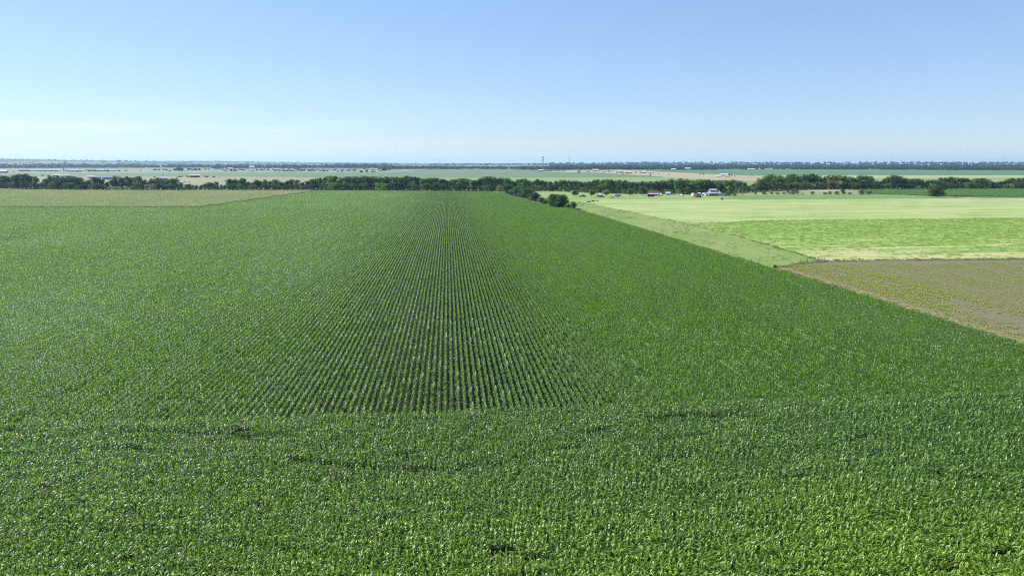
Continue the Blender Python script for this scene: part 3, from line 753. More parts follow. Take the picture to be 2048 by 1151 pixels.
# the shrub row before the meadow
SR = [(1485, 389.5, 2.5, 5, 'olive', 'low olive shrub nearest the farmhouse in the shrub row'), (1511, 388.5, 5, 7, 'grey green', 'grey green shrub second in the shrub row from the farmhouse'),
      (1528, 388.8, 7, 12, 'dark', 'dark spreading shrub over a pale stone heap in the row'), (1543, 388.5, 5, 9, 'deep green', 'dark green shrub between the stone heap shrub and pale olive ones'),
      (1555, 389, 5, 9, 'olive', 'left of two olive shrubs before the largest shrub'), (1567, 389, 6, 8, 'olive', 'right of two olive shrubs before the largest shrub'),
      (1586, 388.8, 11, 24, 'dark', 'largest dark shrub of the row, under the gravel path'), (1606, 388.5, 2.5, 4, 'olive', 'tiny shrub right of the largest shrub'),
      (1625, 388.8, 7, 9, 'grey green', 'grey green shrub alone below the gravel path'), (1649.5, 389, 5, 9, 'dark', 'low dark shrub, first of four close together'),
      (1659, 389, 7, 9, 'deep green', 'second of four close shrubs, square and green'), (1674, 389, 7, 10, 'deep green', 'third of four close shrubs, round'),
      (1686, 388.5, 12, 11, 'dark', 'tallest dark shrub of the row, fourth of four close ones'), (1700, 388.8, 5, 8, 'grey', 'grey half bare shrub right of the tallest shrub'),
      (1723.5, 389, 9, 12, 'dark', 'leaning dark shrub near the right end of the row'), (1737.5, 389, 8, 10, 'grey green', 'last shrub at the right end of the row, by the soy field')]
for px, by, h, w_, tn, lb in SR: lone('shrub', px, by, h, w_, tn, SHR, lb, 'shrub', 'foliage', 'shrub row below the meadow')
lone('round_tree', 1872, 393, 23, 30, 'deep green', FINE, 'lone round dark tree before the soy field on the right')
lone('shrub', 1912, 393.8, 2, 6, 'dark', SHR, 'tiny dark shrub beside the foot of the right utility pole', 'shrub', 'foliage')

# ------------------------------------------------------------------ far trees that stand alone
FARM = []
for i in range(4):
    rq = random.Random(700 + i); mb = MB()
    for k in range(9):
        a = rq.uniform(0, 6.28); q = rq.uniform(0, 0.38)
        clump(mb, rq, (math.cos(a) * q, math.sin(a) * q, rq.uniform(0.15, 0.78)), rq.uniform(0.17, 0.26), 24, 0.15)
    mb.tube((0, 0, 0), (0, 0, 0.5), 0.04, 0.03, 5, False)
    FARM.append(mb.mesh('far_tree', LEAFM))
def far_tree(px, by, h_px, w_px, tn, label, group, dist=None):
    if dist: p = at(px, dist); p.z = TZ(p.x, p.y)
    else: p = G(px, by)
    d = math.hypot(p.x, p.y); h = h_px * d * 0.9675 / F; w_ = w_px * d * .9675 / F
    o = bpy.data.objects.new('far_tree', rr2.choice(FARM)); COL.objects.link(o)
    o.location = p; o.scale = (w_, w_, h); o.rotation_euler = (0, 0, rr2.uniform(0, 6.28)); o.color = tone(tn, rr2, .1)
    return tag(o, label, 'tree', group)
FT = [('in the gap row right of the dark sheds', [(310, 340.6, 3.5, 6), (318, 340.6, 3, 6), (327, 340, 3, 5), (332, 341, 3, 7), (340, 342.6, 2.2, 6)]),
      ('around the largest tree clump of the far yards', [(350, 341.5, 4.5, 7), (356, 341.6, 10, 9), (362, 341.9, 8, 9), (366, 341.6, 5, 5)]),
      ('beside the pale far sheds past the clump', [(378, 340.7, 4.8, 9), (391, 340.7, 5, 8), (399, 340.4, 4, 7), (411, 339.5, 3, 4), (418, 339.6, 2.5, 4)]),
      ('among the roofs of the far hamlet', [(452, 342, 2.4, 6), (463, 342.3, 2, 6), (478, 339.6, 3.5, 5), (483, 340.4, 3.5, 6), (490, 340.2, 3, 6), (497, 340, 3, 4), (506, 342.6, 3.4, 5), (513, 340.5, 3, 4), (522, 340.7, 3, 6), (529, 338.5, 2.6, 4),
                                              (550, 342, 2.4, 6), (559, 343.3, 2, 7), (568, 342.3, 2.8, 6), (575, 342.3, 2.6, 5), (588, 343.2, 2.4, 6), (596, 341.8, 4, 6), (601, 342.5, 3, 6), (609, 341.6, 4.6, 6), (617, 341.6, 4, 5), (624, 342, 4, 5)]),
      ('by the white houses at the hamlet end', [(629, 342, 3.4, 5), (637, 341.7, 4, 5), (643, 342.6, 3, 6), (649, 342.8, 3.6, 5), (667, 341, 3.6, 5), (671, 341, 3, 4), (674, 343.6, 2, 3), (683, 343.6, 4, 4), (697, 342.2, 3, 5), (700, 341.3, 3, 3)]),
      ('on the open slope before the center field', [(722, 344.6, 3.8, 8), (733, 344, 3.6, 6), (745, 344.9, 3.4, 5), (750.5, 344.8, 3, 4), (760, 342.3, 3, 4)]),
      ('at the left corner of the center field', [(766, 341.8, 6, 7), (772, 341.4, 7, 9), (779, 340.2, 6, 7), (757, 339.5, 5, 6)]),
      ('by the tan lots near the masts', [(1091, 342.6, 2.6, 4), (1098, 342.3, 2.6, 3), (1103, 342.6, 2.2, 3), (1117, 342.6, 2.4, 3), (1128, 342.4, 2.6, 4), (1159, 344.6, 4.4, 4.5)]),
      ('among the tan houses', [(1204, 347, 2, 3), (1217, 343.8, 3.4, 2.6), (1234, 346, 3, 4), (1242, 346, 3.4, 4), (1246, 348.8, 3, 2.4), (1263, 346, 4, 3), (1272, 346, 2.6, 5), (1281, 346, 3, 3), (1300.6, 351.3, 4, 3), (1317, 348.6, 2, 2), (1338, 349.4, 2.2, 3.6)]),
      ('in the deep green field edge', [(1400, 349.2, 2.4, 4), (1407, 349.2, 2, 6), (1459, 352.6, 4.6, 5), (1464, 352.6, 4, 3), (1457, 349.6, 3, 6)]),
      ('before the right far wood', [(1484, 339.4, 8, 8), (1490, 339.4, 8.6, 9), (1513, 339, 5, 5.5), (1526, 339, 5, 7), (1549, 338.8, 5, 6), (1556, 338.6, 5, 6)]),
      ('around the white far house', [(1897, 340.6, 4, 6), (1884, 340.4, 3.6, 5), (1908, 340.5, 6, 9), (1914, 340.6, 6, 8), (1925, 340, 4, 6), (1929, 340, 5, 5), (1938, 339.8, 4.6, 4), (1958, 338.8, 5, 8), (1968, 338.4, 5, 9), (1976, 338, 5, 8), (1996, 339.6, 2.8, 3), (2036, 338.8, 4, 7), (2044, 338, 5, 6)]),
      ('at the left of the far sheds', [(128, 342, 4.4, 3), (160, 339.8, 2.6, 2), (172.5, 342.2, 3, 3), (178, 342, 3.6, 3), (85, 352.6, 3.6, 3), (97, 352.6, 2, 6), (28, 345, 2, 2), (281, 341.3, 2, 3), (253, 341.4, 1.6, 7), (309, 355.6, 3, 3)]),
      ('by the open barn and brown field', [(357, 354.4, 2.6, 3), (362, 354.4, 2.6, 4), (374, 354, 3, 5), (378, 354, 2.2, 4), (411, 354.4, 3, 5), (415, 354.4, 2.6, 4), (428, 354.6, 2.8, 7), (369, 364, 1.6, 3), (379, 364, 1.6, 3), (532, 355.2, 2.4, 2.4)])]
for place, l in FT:
    for px, by, h, w_ in l:
        sz = 'broad' if w_ >= 6 else 'tiny' if h <= 2.4 else 'small'
        far_tree(px, by, h, w_, rr2.choice(['dark', 'deep green']), '%s dark far tree %s' % (sz, place), 'far trees: %s %s' % (sz, place))
for k in range(70):
    px = rr2.choice([rr2.uniform(440, 700), rr2.uniform(440, 640), rr2.uniform(560, 780)])
    far_tree(px, rr2.uniform(337.6, 342.8), rr2.uniform(1.8, 3.4), rr2.uniform(3, 7), rr2.choice(['dark', 'deep green']), 'little dark tree crowded among roofs along the far hamlet rows', 'crowded little trees of the far hamlet')
for k in range(26):
    px = rr2.choice([rr2.uniform(60, 300), rr2.uniform(1090, 1300), rr2.uniform(1880, 2048)])
    far_tree(px, rr2.uniform(341.5, 344) if px < 300 else rr2.uniform(342.5, 346) if px < 1400 else rr2.uniform(338.6, 340), rr2.uniform(1.6, 3), rr2.uniform(2, 5), 'dark', 'little dark yard tree along the %s' % ('far left row of sheds' if px < 300 else 'new tan lots' if px < 1400 else 'far right wood edge'), 'little yard trees %d' % (px // 700))
for px, h, w_ in ((437, 9, 9), (446, 5, 6), (452, 6, 7), (458, 6, 6), (464, 6, 6), (470, 8, 7), (476, 6, 6), (482.5, 9, 7), (490, 6, 6), (496, 8, 7), (513, 8, 7), (520.5, 7, 6)):
    far_tree(px, 336.4, h, w_, 'dark', 'tall dark tree behind the hamlet' if h > 6 else 'lower dark tree behind the hamlet', 'trees behind the far hamlet: ' + ('tall' if h > 6 else 'low'))
for px in (813, 817.5, 823, 827, 831, 835, 839): far_tree(px, 0, 2.6, 2.4, 'dark', 'tiny tree in the even row along the horizon ridge', 'row of trees on the ridge', 7600)
for px, h, w_ in ((766, 4, 5), (770, 4.5, 5), (774, 3, 6), (747, 2.4, 5), (753, 2, 5)): far_tree(px, 0, h, w_, 'dark', 'dark tree of the clump on the horizon ridge', 'clump of trees on the ridge', 7000)

# ------------------------------------------------------------------ far woods that read as one mass
def belt(name, label, runs, seed):
    rr = random.Random(seed); pts = []
    for px0, px1, d0, d1, n, h0, h1 in runs:
        for k in range(n):
            px = rr.uniform(px0, px1); d = d0 + (d1 - d0) * rr.random()
            if k % 3 and math.sin(px * .071 + d * .004) + math.sin(px * .023 + d * .0017 + 2) + math.sin(px * .19) * .6 < -0.25: continue
            p = at(px, d); p.z = TZ(p.x, p.y) - 0.5
            pts.append((p.x, p.y, p.z, rr.uniform(0, 6.28), rr.uniform(h0, h1), rr.randrange(4)))
    me = [m.copy() for m in FARM]
    for m in me:
        m.materials[0] = FARL; m.transform(Matrix.Diagonal((1.5, 1.5, 1.0, 1.0)))
    scatter(name, pts, me, label, 'wood')
FARL = leaf_mat('far_wood_leaf', (0.022, 0.042, 0.018), (0.045, 0.075, 0.028), (0.05, 0.09, 0.02), 0.2, 0.6, spec=0.2)
belt('far_wood', 'dark wood belt across the plain left of the masts', [(-140, 440, 4750, 5100, 640, 13, 22), (-140, 300, 5100, 5600, 220, 14, 24), (420, 700, 4100, 4600, 330, 12, 22), (560, 790, 4000, 4500, 260, 14, 24),
                                                     (760, 900, 3350, 3900, 300, 10, 16), (880, 1120, 3250, 3700, 420, 9, 15), (1040, 1130, 3000, 3500, 160, 10, 17)], 1)
belt('far_wood', 'dark wood belt beyond the tan lots and right fields', [(1110, 1430, 2950, 3500, 700, 11, 18), (1100, 1430, 3500, 4600, 500, 13, 21), (1420, 2200, 3350, 4000, 1100, 9, 17), (1400, 2200, 4000, 5200, 900, 12, 22), (1600, 2200, 3300, 3700, 500, 10, 17)], 2)
belt('horizon_wood', 'thin blue tree lines along the hazy horizon', [(-140, 700, 6000, 9300, 520, 5, 11), (640, 800, 6200, 7200, 120, 10, 16), (860, 1120, 6200, 7800, 240, 9, 15), (1100, 2200, 5200, 6800, 900, 12, 20), (1100, 2200, 6800, 9000, 700, 14, 24)], 3)

# ------------------------------------------------------------------ buildings
P = {'white': paint('white_board', (0.38, 0.38, 0.38), 0.6, .05), 'cream': paint('cream_board', (0.45, 0.40, 0.31), 0.7, .08), 'tan': paint('tan_brick', (0.43, 0.35, 0.26), 0.8, .12), 'brown': paint('brown_board', (0.16, 0.11, 0.085), 0.8, .15),
     'dark': paint('dark_metal', (0.075, 0.068, 0.075), 0.6, .15), 'grey': paint('grey_metal', (0.42, 0.43, 0.45), 0.45, .08), 'blue': paint('blue_grey_metal', (0.20, 0.22, 0.36), 0.45, .1), 'pink': paint('pinkish_board', (0.55, 0.38, 0.34), 0.7, .1),
     'red': paint('red_metal', (0.115, 0.03, 0.027), 0.45, .12), 'lav': paint('lavender_metal', (0.40, 0.39, 0.52), 0.5, .08), 'glass': paint('window_glass', (0.03, 0.035, 0.045), 0.12, .05), 'whiteroof': paint('white_metal_roof', (0.46, 0.47, 0.50), 0.4, .04),
     'wood': paint('weathered_wood', (0.20, 0.165, 0.13), 0.9, .2, 6), 'steel': paint('galvanised_steel', (0.30, 0.31, 0.33), 0.45, .1, 4, 0.4), 'rubber': paint('rubber', (0.022, 0.022, 0.022), 0.8, .1)}
def gable_wall(w_, dp, hw, hr, mat, parent, name='wall'):
    mb = MB(); n = [(-dp / 2, 0), (dp / 2, 0), (dp / 2, hw), (0, hw + hr), (-dp / 2, hw)]
    i = len(mb.v)
    for x in (-w_ / 2, w_ / 2):
        for (y, z) in n: mb.v.append((x, y, z)); mb.tint.append(.5)
    for k in range(5):
        if k in (2, 3): continue
        mb.f.append((k, (k + 1) % 5, 5 + (k + 1) % 5, 5 + k))
    mb.f.append((4, 3, 2, 1, 0)); mb.f.append((5, 6, 7, 8, 9))
    return mb.obj(name, mat, parent)
def gable_roof(w_, dp, hw, hr, mat, parent, over=0.5, th=0.22):
    mb = MB(); sl = hr / (dp / 2); e = dp / 2 + over; x0, x1 = -w_ / 2 - over, w_ / 2 + over
    for s in (-1, 1):
        a = [(s * 0.0, hw + hr + 0.02), (s * e, hw - over * sl + 0.02)]
        i = len(mb.v)
        for x in (x0, x1):
            for (y, z) in a: mb.v.append((x, y, z)); mb.v.append((x, y, z + th))
        mb.tint += [.5] * 8
        for q in ((0, 2, 6, 4), (1, 5, 7, 3), (0, 4, 5, 1), (2, 3, 7, 6), (0, 1, 3, 2), (4, 6, 7, 5)): mb.f.append(tuple(i + k for k in q))
    o = mb.obj('roof', mat, parent); return o
def building(name, px, by, w_px, h_px, wall, roof, label, cat='shed', rz=0.0, rise=0.42, details=True, dist=None, group=None):
    if dist: p = at(px, dist); p.z = TZ(p.x, p.y)
    else: p = G(px, by)
    d = math.hypot(p.x, p.y); k = d * 0.9675 / F
    w_ = w_px * k; h = max(h_px * k, 1.8); hr = h * rise; hw = h - hr; dp = max(min(w_ * 0.7, hr * 4.5), w_ * 0.3, 3.0)
    o = thing(name, label, cat, p, face_cam(p) + rz, group)
    gable_wall(w_, dp, hw, hr, P[wall], o); gable_roof(w_, dp, hw, hr, P[roof], o, over=min(0.5, 0.04 * w_))
    if details and w_ > 6:
        n = 2 if w_ > 12 else 1
        for q in range(n):
            x = (-0.28 + 0.56 * q) * w_ if n == 2 else 0.25 * w_
            mb = MB(); mb.box((x, -dp / 2 - 0.03, hw * 0.55), (min(1.6, w_ * .12), 0.08, hw * 0.4)); mb.obj('window', P['glass'], o)
        mb = MB(); mb.box((-0.02 * w_, -dp / 2 - 0.04, hw * 0.38), (w_ * (0.2 if w_ > 14 else 0.14), 0.10, hw * 0.76)); mb.obj('door', P['dark' if wall != 'dark' else 'grey'], o)
    return o
def open_barn(name, px, by, w_px, h_px, roof, label, dist=None):
    p = G(px, by); d = math.hypot(p.x, p.y); k = d * .9675 / F; w_, h = w_px * k, h_px * k; dp = w_ * 0.45
    o = thing(name, label, 'barn', p, face_cam(p))
    mb = MB(); mb.box((0, dp * .42, h * .38), (w_ * .96, 0.2, h * .76)); mb.obj('back_wall', P['brown'], o)
    for q in range(6):
        mb = MB(); mb.box((-w_ * .46 + w_ * .92 * q / 5, -dp * .46, h * .36), (0.35, 0.35, h * .72)); mb.obj('post', P['wood'], o)
    gable_roof(w_, dp, h * 0.74, h * .22, P[roof], o, 0.7)
    return o
BL = [ # picture place, width and height in the picture, wall, roof, words
 (6, 345.6, 13, 4.4, 'dark', 'grey', 'dark barn with grey roof alone at the left end of the far sheds'),
 (49, 343, 15, 3, 'dark', 'brown', 'long low dark brown shed left of the first white roof'),
 (66, 342.2, 8, 3, 'grey', 'whiteroof', 'small white roofed shed between two long dark sheds'),
 (84, 342.8, 15, 3.4, 'dark', 'grey', 'long dark shed with pale grey roof in the far left row'),
 (109, 342.4, 14, 3.6, 'dark', 'whiteroof', 'white roofed long shed left of the small dark tree'),
 (121, 343, 5, 2, 'white', 'whiteroof', 'tiny white hut just left of the small dark tree'),
 (133, 342.6, 5, 2.8, 'white', 'whiteroof', 'small white hut just right of the small dark tree'),
 (150, 343.4, 20, 3.6, 'dark', 'lav', 'longest dark shed with lavender roof in the far left row'),
 (165.5, 341.8, 3, 2, 'white', 'whiteroof', 'tiny white hut behind the longest dark shed'),
 (184, 343, 13, 3.4, 'dark', 'dark', 'dark shed with dark roof right of the longest shed'),
 (200, 342.6, 11, 3.8, 'brown', 'whiteroof', 'white roofed shed with brown ends in the far row'),
 (213, 342.5, 7, 2.4, 'dark', 'dark', 'small black shed right of the brown ended shed'),
 (224, 342.5, 9, 2.8, 'dark', 'whiteroof', 'black shed with white roof edge near the row end'),
 (232, 342, 3, 2.2, 'white', 'whiteroof', 'tiny white hut at the right end of the far sheds'),
 (14, 353.5, 7, 3, 'cream', 'whiteroof', 'cream roofed shed peeping over the leftmost creek trees'),
 (58, 353.6, 4, 2, 'white', 'whiteroof', 'tiny white roof over the creek trees, right of the tallest crown'),
 (113, 352.5, 10, 3.6, 'dark', 'whiteroof', 'white roof with dark side peeping over the creek trees'),
 (129, 353.5, 16, 3.6, 'grey', 'whiteroof', 'long white roof right beside the dark sided one over the trees'),
 (182, 356, 11, 4, 'brown', 'whiteroof', 'white roofed shed with brown wall in a gap of the creek trees'),
 (201, 357, 6, 4, 'white', 'whiteroof', 'plain white shed left of the long blue shed'),
 (214, 359, 17, 6.5, 'lav', 'blue', 'long blue roofed shed seen through the creek trees'),
 (241, 358, 6, 4, 'white', 'whiteroof', 'small white shed right of the long blue shed'),
 (330, 360, 11, 6, 'white', 'grey', 'white shed with grey roof above the tall creek trees'),
 (354, 358, 3, 3.4, 'white', 'whiteroof', 'narrow white hut left of the open barn'),
 (362, 367, 9, 3.2, 'grey', 'whiteroof', 'white roof half hidden low behind the creek trees'),
 (437, 355, 9, 2, 'grey', 'whiteroof', 'low pale roof at the right of the open barn'),
 (371, 341, 6, 1.8, 'grey', 'cream', 'pale low far roof right of the broad tree clump'),
 (384, 341, 3.4, 3.6, 'white', 'whiteroof', 'white far hut between two dark round trees'),
 (437, 339, 16, 2.2, 'pink', 'dark', 'long pinkish far house with dark roof below the tall dark tree'),
 (446, 336.4, 8, 2.4, 'lav', 'lav', 'lavender far house behind the pinkish long house'),
 (460, 339, 10, 3.2, 'pink', 'pink', 'pink far house at the left of the hamlet'),
 (475, 340, 5, 2.4, 'cream', 'grey', 'small cream far house right of the pink house'),
 (495, 341, 5, 2.6, 'cream', 'whiteroof', 'small cream hut below the large white gabled house'),
 (506, 342.8, 3, 2.4, 'white', 'whiteroof', 'tiny white hut at the field edge below the white gabled house'),
 (504, 336.6, 10, 4.6, 'white', 'grey', 'large white gabled house among the hamlet trees'),
 (538, 340, 5, 2, 'lav', 'lav', 'small lavender far house mid hamlet'),
 (551, 339.6, 14, 3, 'pink', 'pink', 'wide pink white far house mid hamlet'),
 (575, 339, 14, 2.2, 'lav', 'lav', 'long lavender far shed mid hamlet'),
 (578, 343, 3, 2.8, 'white', 'whiteroof', 'tiny white hut before the long lavender shed'),
 (592, 342.6, 9, 2, 'tan', 'grey', 'low tan far house right of the tiny white hut'),
 (617, 338.8, 6, 2.4, 'lav', 'grey', 'grey roofed far house left of the white hamlet house'),
 (638, 339.6, 7, 3.6, 'white', 'whiteroof', 'white far house right of the grey roofed one'),
 (655, 338.8, 14, 2.4, 'lav', 'lav', 'lavender long shed at the right end of the hamlet'),
 (687, 342, 3, 3.4, 'white', 'whiteroof', 'narrow white far hut left of the white house on the slope'),
 (694, 340.5, 7, 4, 'white', 'whiteroof', 'white house on the slope at the hamlet end'),
 (743, 339, 7, 2.2, 'white', 'pink', 'left of two white and pink far houses by the center field'),
 (753, 339, 6, 2.2, 'pink', 'pink', 'right of two pink far houses by the center field'),
 (953, 339, 3, 1.8, 'white', 'whiteroof', 'single tiny white hut behind the big center field'),
 (1067, 343, 3.4, 2.6, 'white', 'whiteroof', 'tiny white hut left of the mast house'),
 (1082, 342.8, 9, 4, 'white', 'whiteroof', 'white house at the foot of the lattice mast'),
 (1175, 343, 9, 3, 'tan', 'tan', 'leftmost tan house of the new lots'),
 (1191, 342.4, 12, 4.2, 'cream', 'cream', 'cream long house with dark front among the new lots'),
 (1209, 344, 7, 2.8, 'cream', 'tan', 'small tan roofed house right of the cream long house'),
 (1222, 343.4, 7, 3.6, 'cream', 'cream', 'cream house before the far wood, fourth of the new lots'),
 (1244, 345.4, 12, 4, 'tan', 'cream', 'tan house with pale roof mid new lots'),
 (1256, 347, 14, 4.6, 'tan', 'tan', 'largest tan house at the right of the new lots'),
 (1288, 346.2, 11, 4.4, 'white', 'whiteroof', 'bright white gabled barn right of the tan houses'),
 (1301.5, 346, 13, 2.6, 'white', 'whiteroof', 'long low white shed beside the bright white barn'),
 (1347, 340, 9, 3, 'white', 'whiteroof', 'white shed at the far edge of the deep green field'),
 (1375, 339.6, 11, 4.2, 'dark', 'whiteroof', 'dark barn with white roof before the far wood'),
 (1395, 339.2, 6, 2, 'cream', 'whiteroof', 'pale low hut right of the dark white roofed barn'),
 (1502, 339.2, 14, 2.2, 'white', 'whiteroof', 'long white shed right of the big round far tree'),
 (1516.5, 338.9, 4, 2.4, 'cream', 'whiteroof', 'short cream shed between two dark far trees'),
 (1530.5, 339, 7, 2, 'white', 'grey', 'white shed with grey roof right of the two dark far trees'),
 (1541, 338.8, 7, 2.4, 'white', 'whiteroof', 'white hut at the left edge of the right far wood'),
 (1448, 351.6, 16, 4, 'white', 'whiteroof', 'white farm shed in the straw fields above the creek'),
 (1437, 353.6, 10, 2.2, 'pink', 'whiteroof', 'low white and pink shed left of the straw field farm'),
 (1454, 354, 9, 2.2, 'white', 'whiteroof', 'low white hut before the straw field farm shed'),
 (1469, 353, 4, 3.2, 'white', 'whiteroof', 'small white hut right of the dark tree at the straw field farm'),
 (1894, 335.4, 4, 3, 'white', 'whiteroof', 'small white house in the right far wood, left of the long roof'),
 (1910, 335.4, 16, 2.2, 'white', 'whiteroof', 'long white roof in the right far wood'),
 (1944, 339.6, 7, 2.8, 'cream', 'whiteroof', 'cream house with dark windows at the right wood edge'),
 (1953, 339.2, 8, 2.2, 'cream', 'cream', 'long cream hut beside the cream house at the wood edge'),
 (1986, 337, 14, 3.4, 'cream', 'tan', 'cream house with orange tan roof at the far right'),
 (1992, 339.4, 9, 2.2, 'white', 'whiteroof', 'low white hut before the orange tan roofed house')]
for b in BL:
    building('farm_building', *b[:6], b[6], 'house' if 'house' in b[6] else 'barn' if 'barn' in b[6] else 'hut' if 'hut' in b[6] else 'shed', rz=rr2.uniform(-.25, .25), group='far buildings of the plain')
for k in range(24):
    building('farm_building', rr2.uniform(446, 700), rr2.uniform(338, 342.6), rr2.uniform(3, 6), rr2.uniform(1.8, 2.6), rr2.choice(['white', 'cream', 'pink', 'lav']), rr2.choice(['whiteroof', 'lav', 'cream']), 'tiny pale roof crowded in the far hamlet rows', 'house', details=False, rz=rr2.uniform(-.3, .3), group='crowded far hamlet roofs')
for px, dd in ((1325, 6400), (1346, 6700), (1352, 6000), (1367, 6600), (1376, 6200), (1388, 6900), (1425, 6300), (1438, 6800), (1500, 6400), (1508, 6900), (1530, 6500), (1557, 6200), (1640, 6600), (1655, 6300), (1690, 6900), (1745, 6600), (1775, 6400), (1800, 6800), (1856, 6300), (1880, 6700), (1990, 6500), (1999, 6100), (2013, 6700), (2026, 6300)):
    building('town_building', px, 0, rr2.uniform(3, 6), rr2.uniform(2.8, 3.5), rr2.choice(['cream', 'grey', 'lav']), rr2.choice(['grey', 'grey', 'cream', 'lav']), 'tiny pale town building on the hazy horizon at the right', 'building', details=False, dist=dd, group='town on the horizon')
for px, dd, w_, h in ((360, 5600, 7, 3.2), (266, 6900, 5, 2.2), (876, 5600, 3.4, 4), (1420, 7000, 3, 4)):
    building('ridge_building', px, 0, w_, h, 'white', 'whiteroof', {360: 'white building on the slope above the broad tree clump', 266: 'white speck of a building on the left horizon slope', 876: 'white narrow building on the center horizon', 1420: 'narrow white building in the horizon haze right of the tan lots'}[px], 'building', details=False, dist=dd)
open_barn('open_barn', 390, 354.8, 17, 5, 'whiteroof', 'white roofed open sided barn behind the brown field')

def farmhouse():
    p = G(1427, 391.2); d = math.hypot(p.x, p.y); k = d * .9675 / F
    o = thing('farmhouse', 'white farmhouse with raised roof and wide porch in the yard', 'house', p, face_cam(p) + 0.12); o.scale = (0.88, 0.88, 0.86)
    W = 15.5
    gable_wall(W * .62, 8.5, 3.1, 1.7, P['white'], o); 
    P['whiteroof_'] = paint('weathered_white_roof', (0.28, 0.285, 0.32), 0.4, .06)
    r = gable_roof(W * .62, 8.5, 3.1, 1.7, P['whiteroof_'], o, 0.6)
    mb = MB(); mb.box((-0.8, 0.2, 4.75), (6.2, 4.6, 1.5)); up = mb.obj('upper_storey', P['white'], o)
    for x in (-2.6, -0.8, 1.0):
        mb = MB(); mb.box((x, -2.14, 4.85), (1.1, 0.1, 0.8)); mb.obj('window', P['glass'], up)
    q = MB()
    for s in (-1, 1):
        i = len(q.v)
        for x in (-4.4, 2.8):
            for (y, z) in ((0.2, 6.75), (0.2 + s * 2.9, 5.45)): q.v.append((x, y, z)); q.v.append((x, y, z + .18))
        q.tint += [.5] * 8
        for f in ((0, 2, 6, 4), (1, 5, 7, 3), (0, 4, 5, 1), (2, 3, 7, 6), (0, 1, 3, 2), (4, 6, 7, 5)): q.f.append(tuple(i + j for j in f))
    q.obj('upper_roof', P['whiteroof_'], o)
    # porch: lean-to roof on posts
    q = MB()
    for x in (-W * .5, W * .16):
        for (y, z) in ((-4.2, 3.35), (-7.6, 2.45)): q.v.append((x, y, z)); q.v.append((x, y, z + .18))
    q.tint += [.5] * 8
    for f in ((0, 2, 6, 4), (1, 5, 7, 3), (0, 4, 5, 1), (2, 3, 7, 6), (0, 1, 3, 2), (4, 6, 7, 5)): q.f.append(f)
    q.obj('porch_roof', P['whiteroof_'], o)
    for x in (-7.5, -5.0, -2.4, 0.2, 2.2):
        mb = MB(); mb.box((x, -7.35, 1.22), (0.22, 0.22, 2.44)); mb.obj('porch_post', P['white'], o)
    mb = MB(); mb.box((-1.6, -4.3, 1.05), (1.1, 0.1, 2.1)); mb.obj('door', P['brown'], o)
    for x in (-4.0, 1.4):
        mb = MB(); mb.box((x, -4.3, 1.7), (1.3, 0.1, 1.1)); mb.obj('window', P['glass'], o)
    # right wing: low wide gable that faces the viewer
    wg = MB(); n = [(2.6, 0), (10.2, 0), (10.2, 1.7), (6.4, 3.5), (2.6, 1.7)]; wg.prism(n, -6.6, 3.0); wg.obj('wing', P['grey'], o)
    q = MB()
    for s, x0 in ((-1, 2.1), (1, 10.7)):
        i = len(q.v)
        for y in (-7.1, 3.4):
            for (x, z) in ((6.4, 3.58), (x0, 1.55)): q.v.append((x, y, z)); q.v.append((x, y, z + .18))
        q.tint += [.5] * 8
        for f in ((0, 2, 6, 4), (1, 5, 7, 3), (0, 4, 5, 1), (2, 3, 7, 6), (0, 1, 3, 2), (4, 6, 7, 5)): q.f.append(tuple(i + j for j in f))
    q.obj('wing_roof', P['lav'], o)
    mb = MB(); mb.box((4.6, 2.0, 5.0), (0.7, 0.7, 3.0)); mb.obj('chimney', P['white'], o)
farmhouse()
def red_barn():
    p = G(1308, 390.6); o = thing('red_roofed_barn', 'low white barn with a red roof under the creek trees', 'barn', p, face_cam(p) - 0.1); o.scale = (0.9, 0.9, 0.88)
    gable_wall(9.4, 6.5, 2.5, 1.6, P['white'], o); gable_roof(9.4, 6.5, 2.5, 1.6, P['red'], o, 0.3)
    q = MB()
    for x in (-4.9, 4.9):
        for (y, z) in ((-3.35, 2.2), (-7.0, 1.6)): q.v.append((x, y, z)); q.v.append((x, y, z + .15))
    q.tint += [.5] * 8
    for f in ((0, 2, 6, 4), (1, 5, 7, 3), (0, 4, 5, 1), (2, 3, 7, 6), (0, 1, 3, 2), (4, 6, 7, 5)): q.f.append(f)
    q.obj('awning', P['whiteroof'], o)
    for x in (-4.7, -1.6, 1.6, 4.7):
        mb = MB(); mb.box((x, -6.7, .82), (.18, .18, 1.64)); mb.obj('post', P['white'], o)
    mb = MB(); mb.box((0.4, -3.3, 1.0), (2.4, 0.1, 2.0)); mb.obj('door', P['dark'], o)
red_barn()
def small_shed(px, by, w_px, h_px, wall, roof, label, cat='shed', rz=0.0):
    return building('yard_shed', px, by, w_px, h_px, wall, roof, label, cat, rz, group='yard sheds')
small_shed(1198, 393.6, 8.5, 7, 'cream', 'cream', 'small pale shed with a dark open door on the lawn', rz=-.2)
small_shed(1336, 390, 9, 6, 'grey', 'grey', 'small grey shed right of the red roofed barn', rz=.1)
small_shed(1407, 391, 6, 5, 'white', 'grey', 'small white shed between the tractor and the farmhouse')
small_shed(1321.5, 391.5, 4, 4.5, 'grey', 'whiteroof', 'narrow grey hut between the red barn and grey shed', 'hut')
small_shed(1398, 390, 5, 4.5, 'white', 'whiteroof', 'white tank shaped hut behind the orange tractor', 'hut')
small_shed(1144, 386, 4, 3.5, 'lav', 'grey', 'tiny grey hut at the foot of the creek trees above the spur', 'hut')

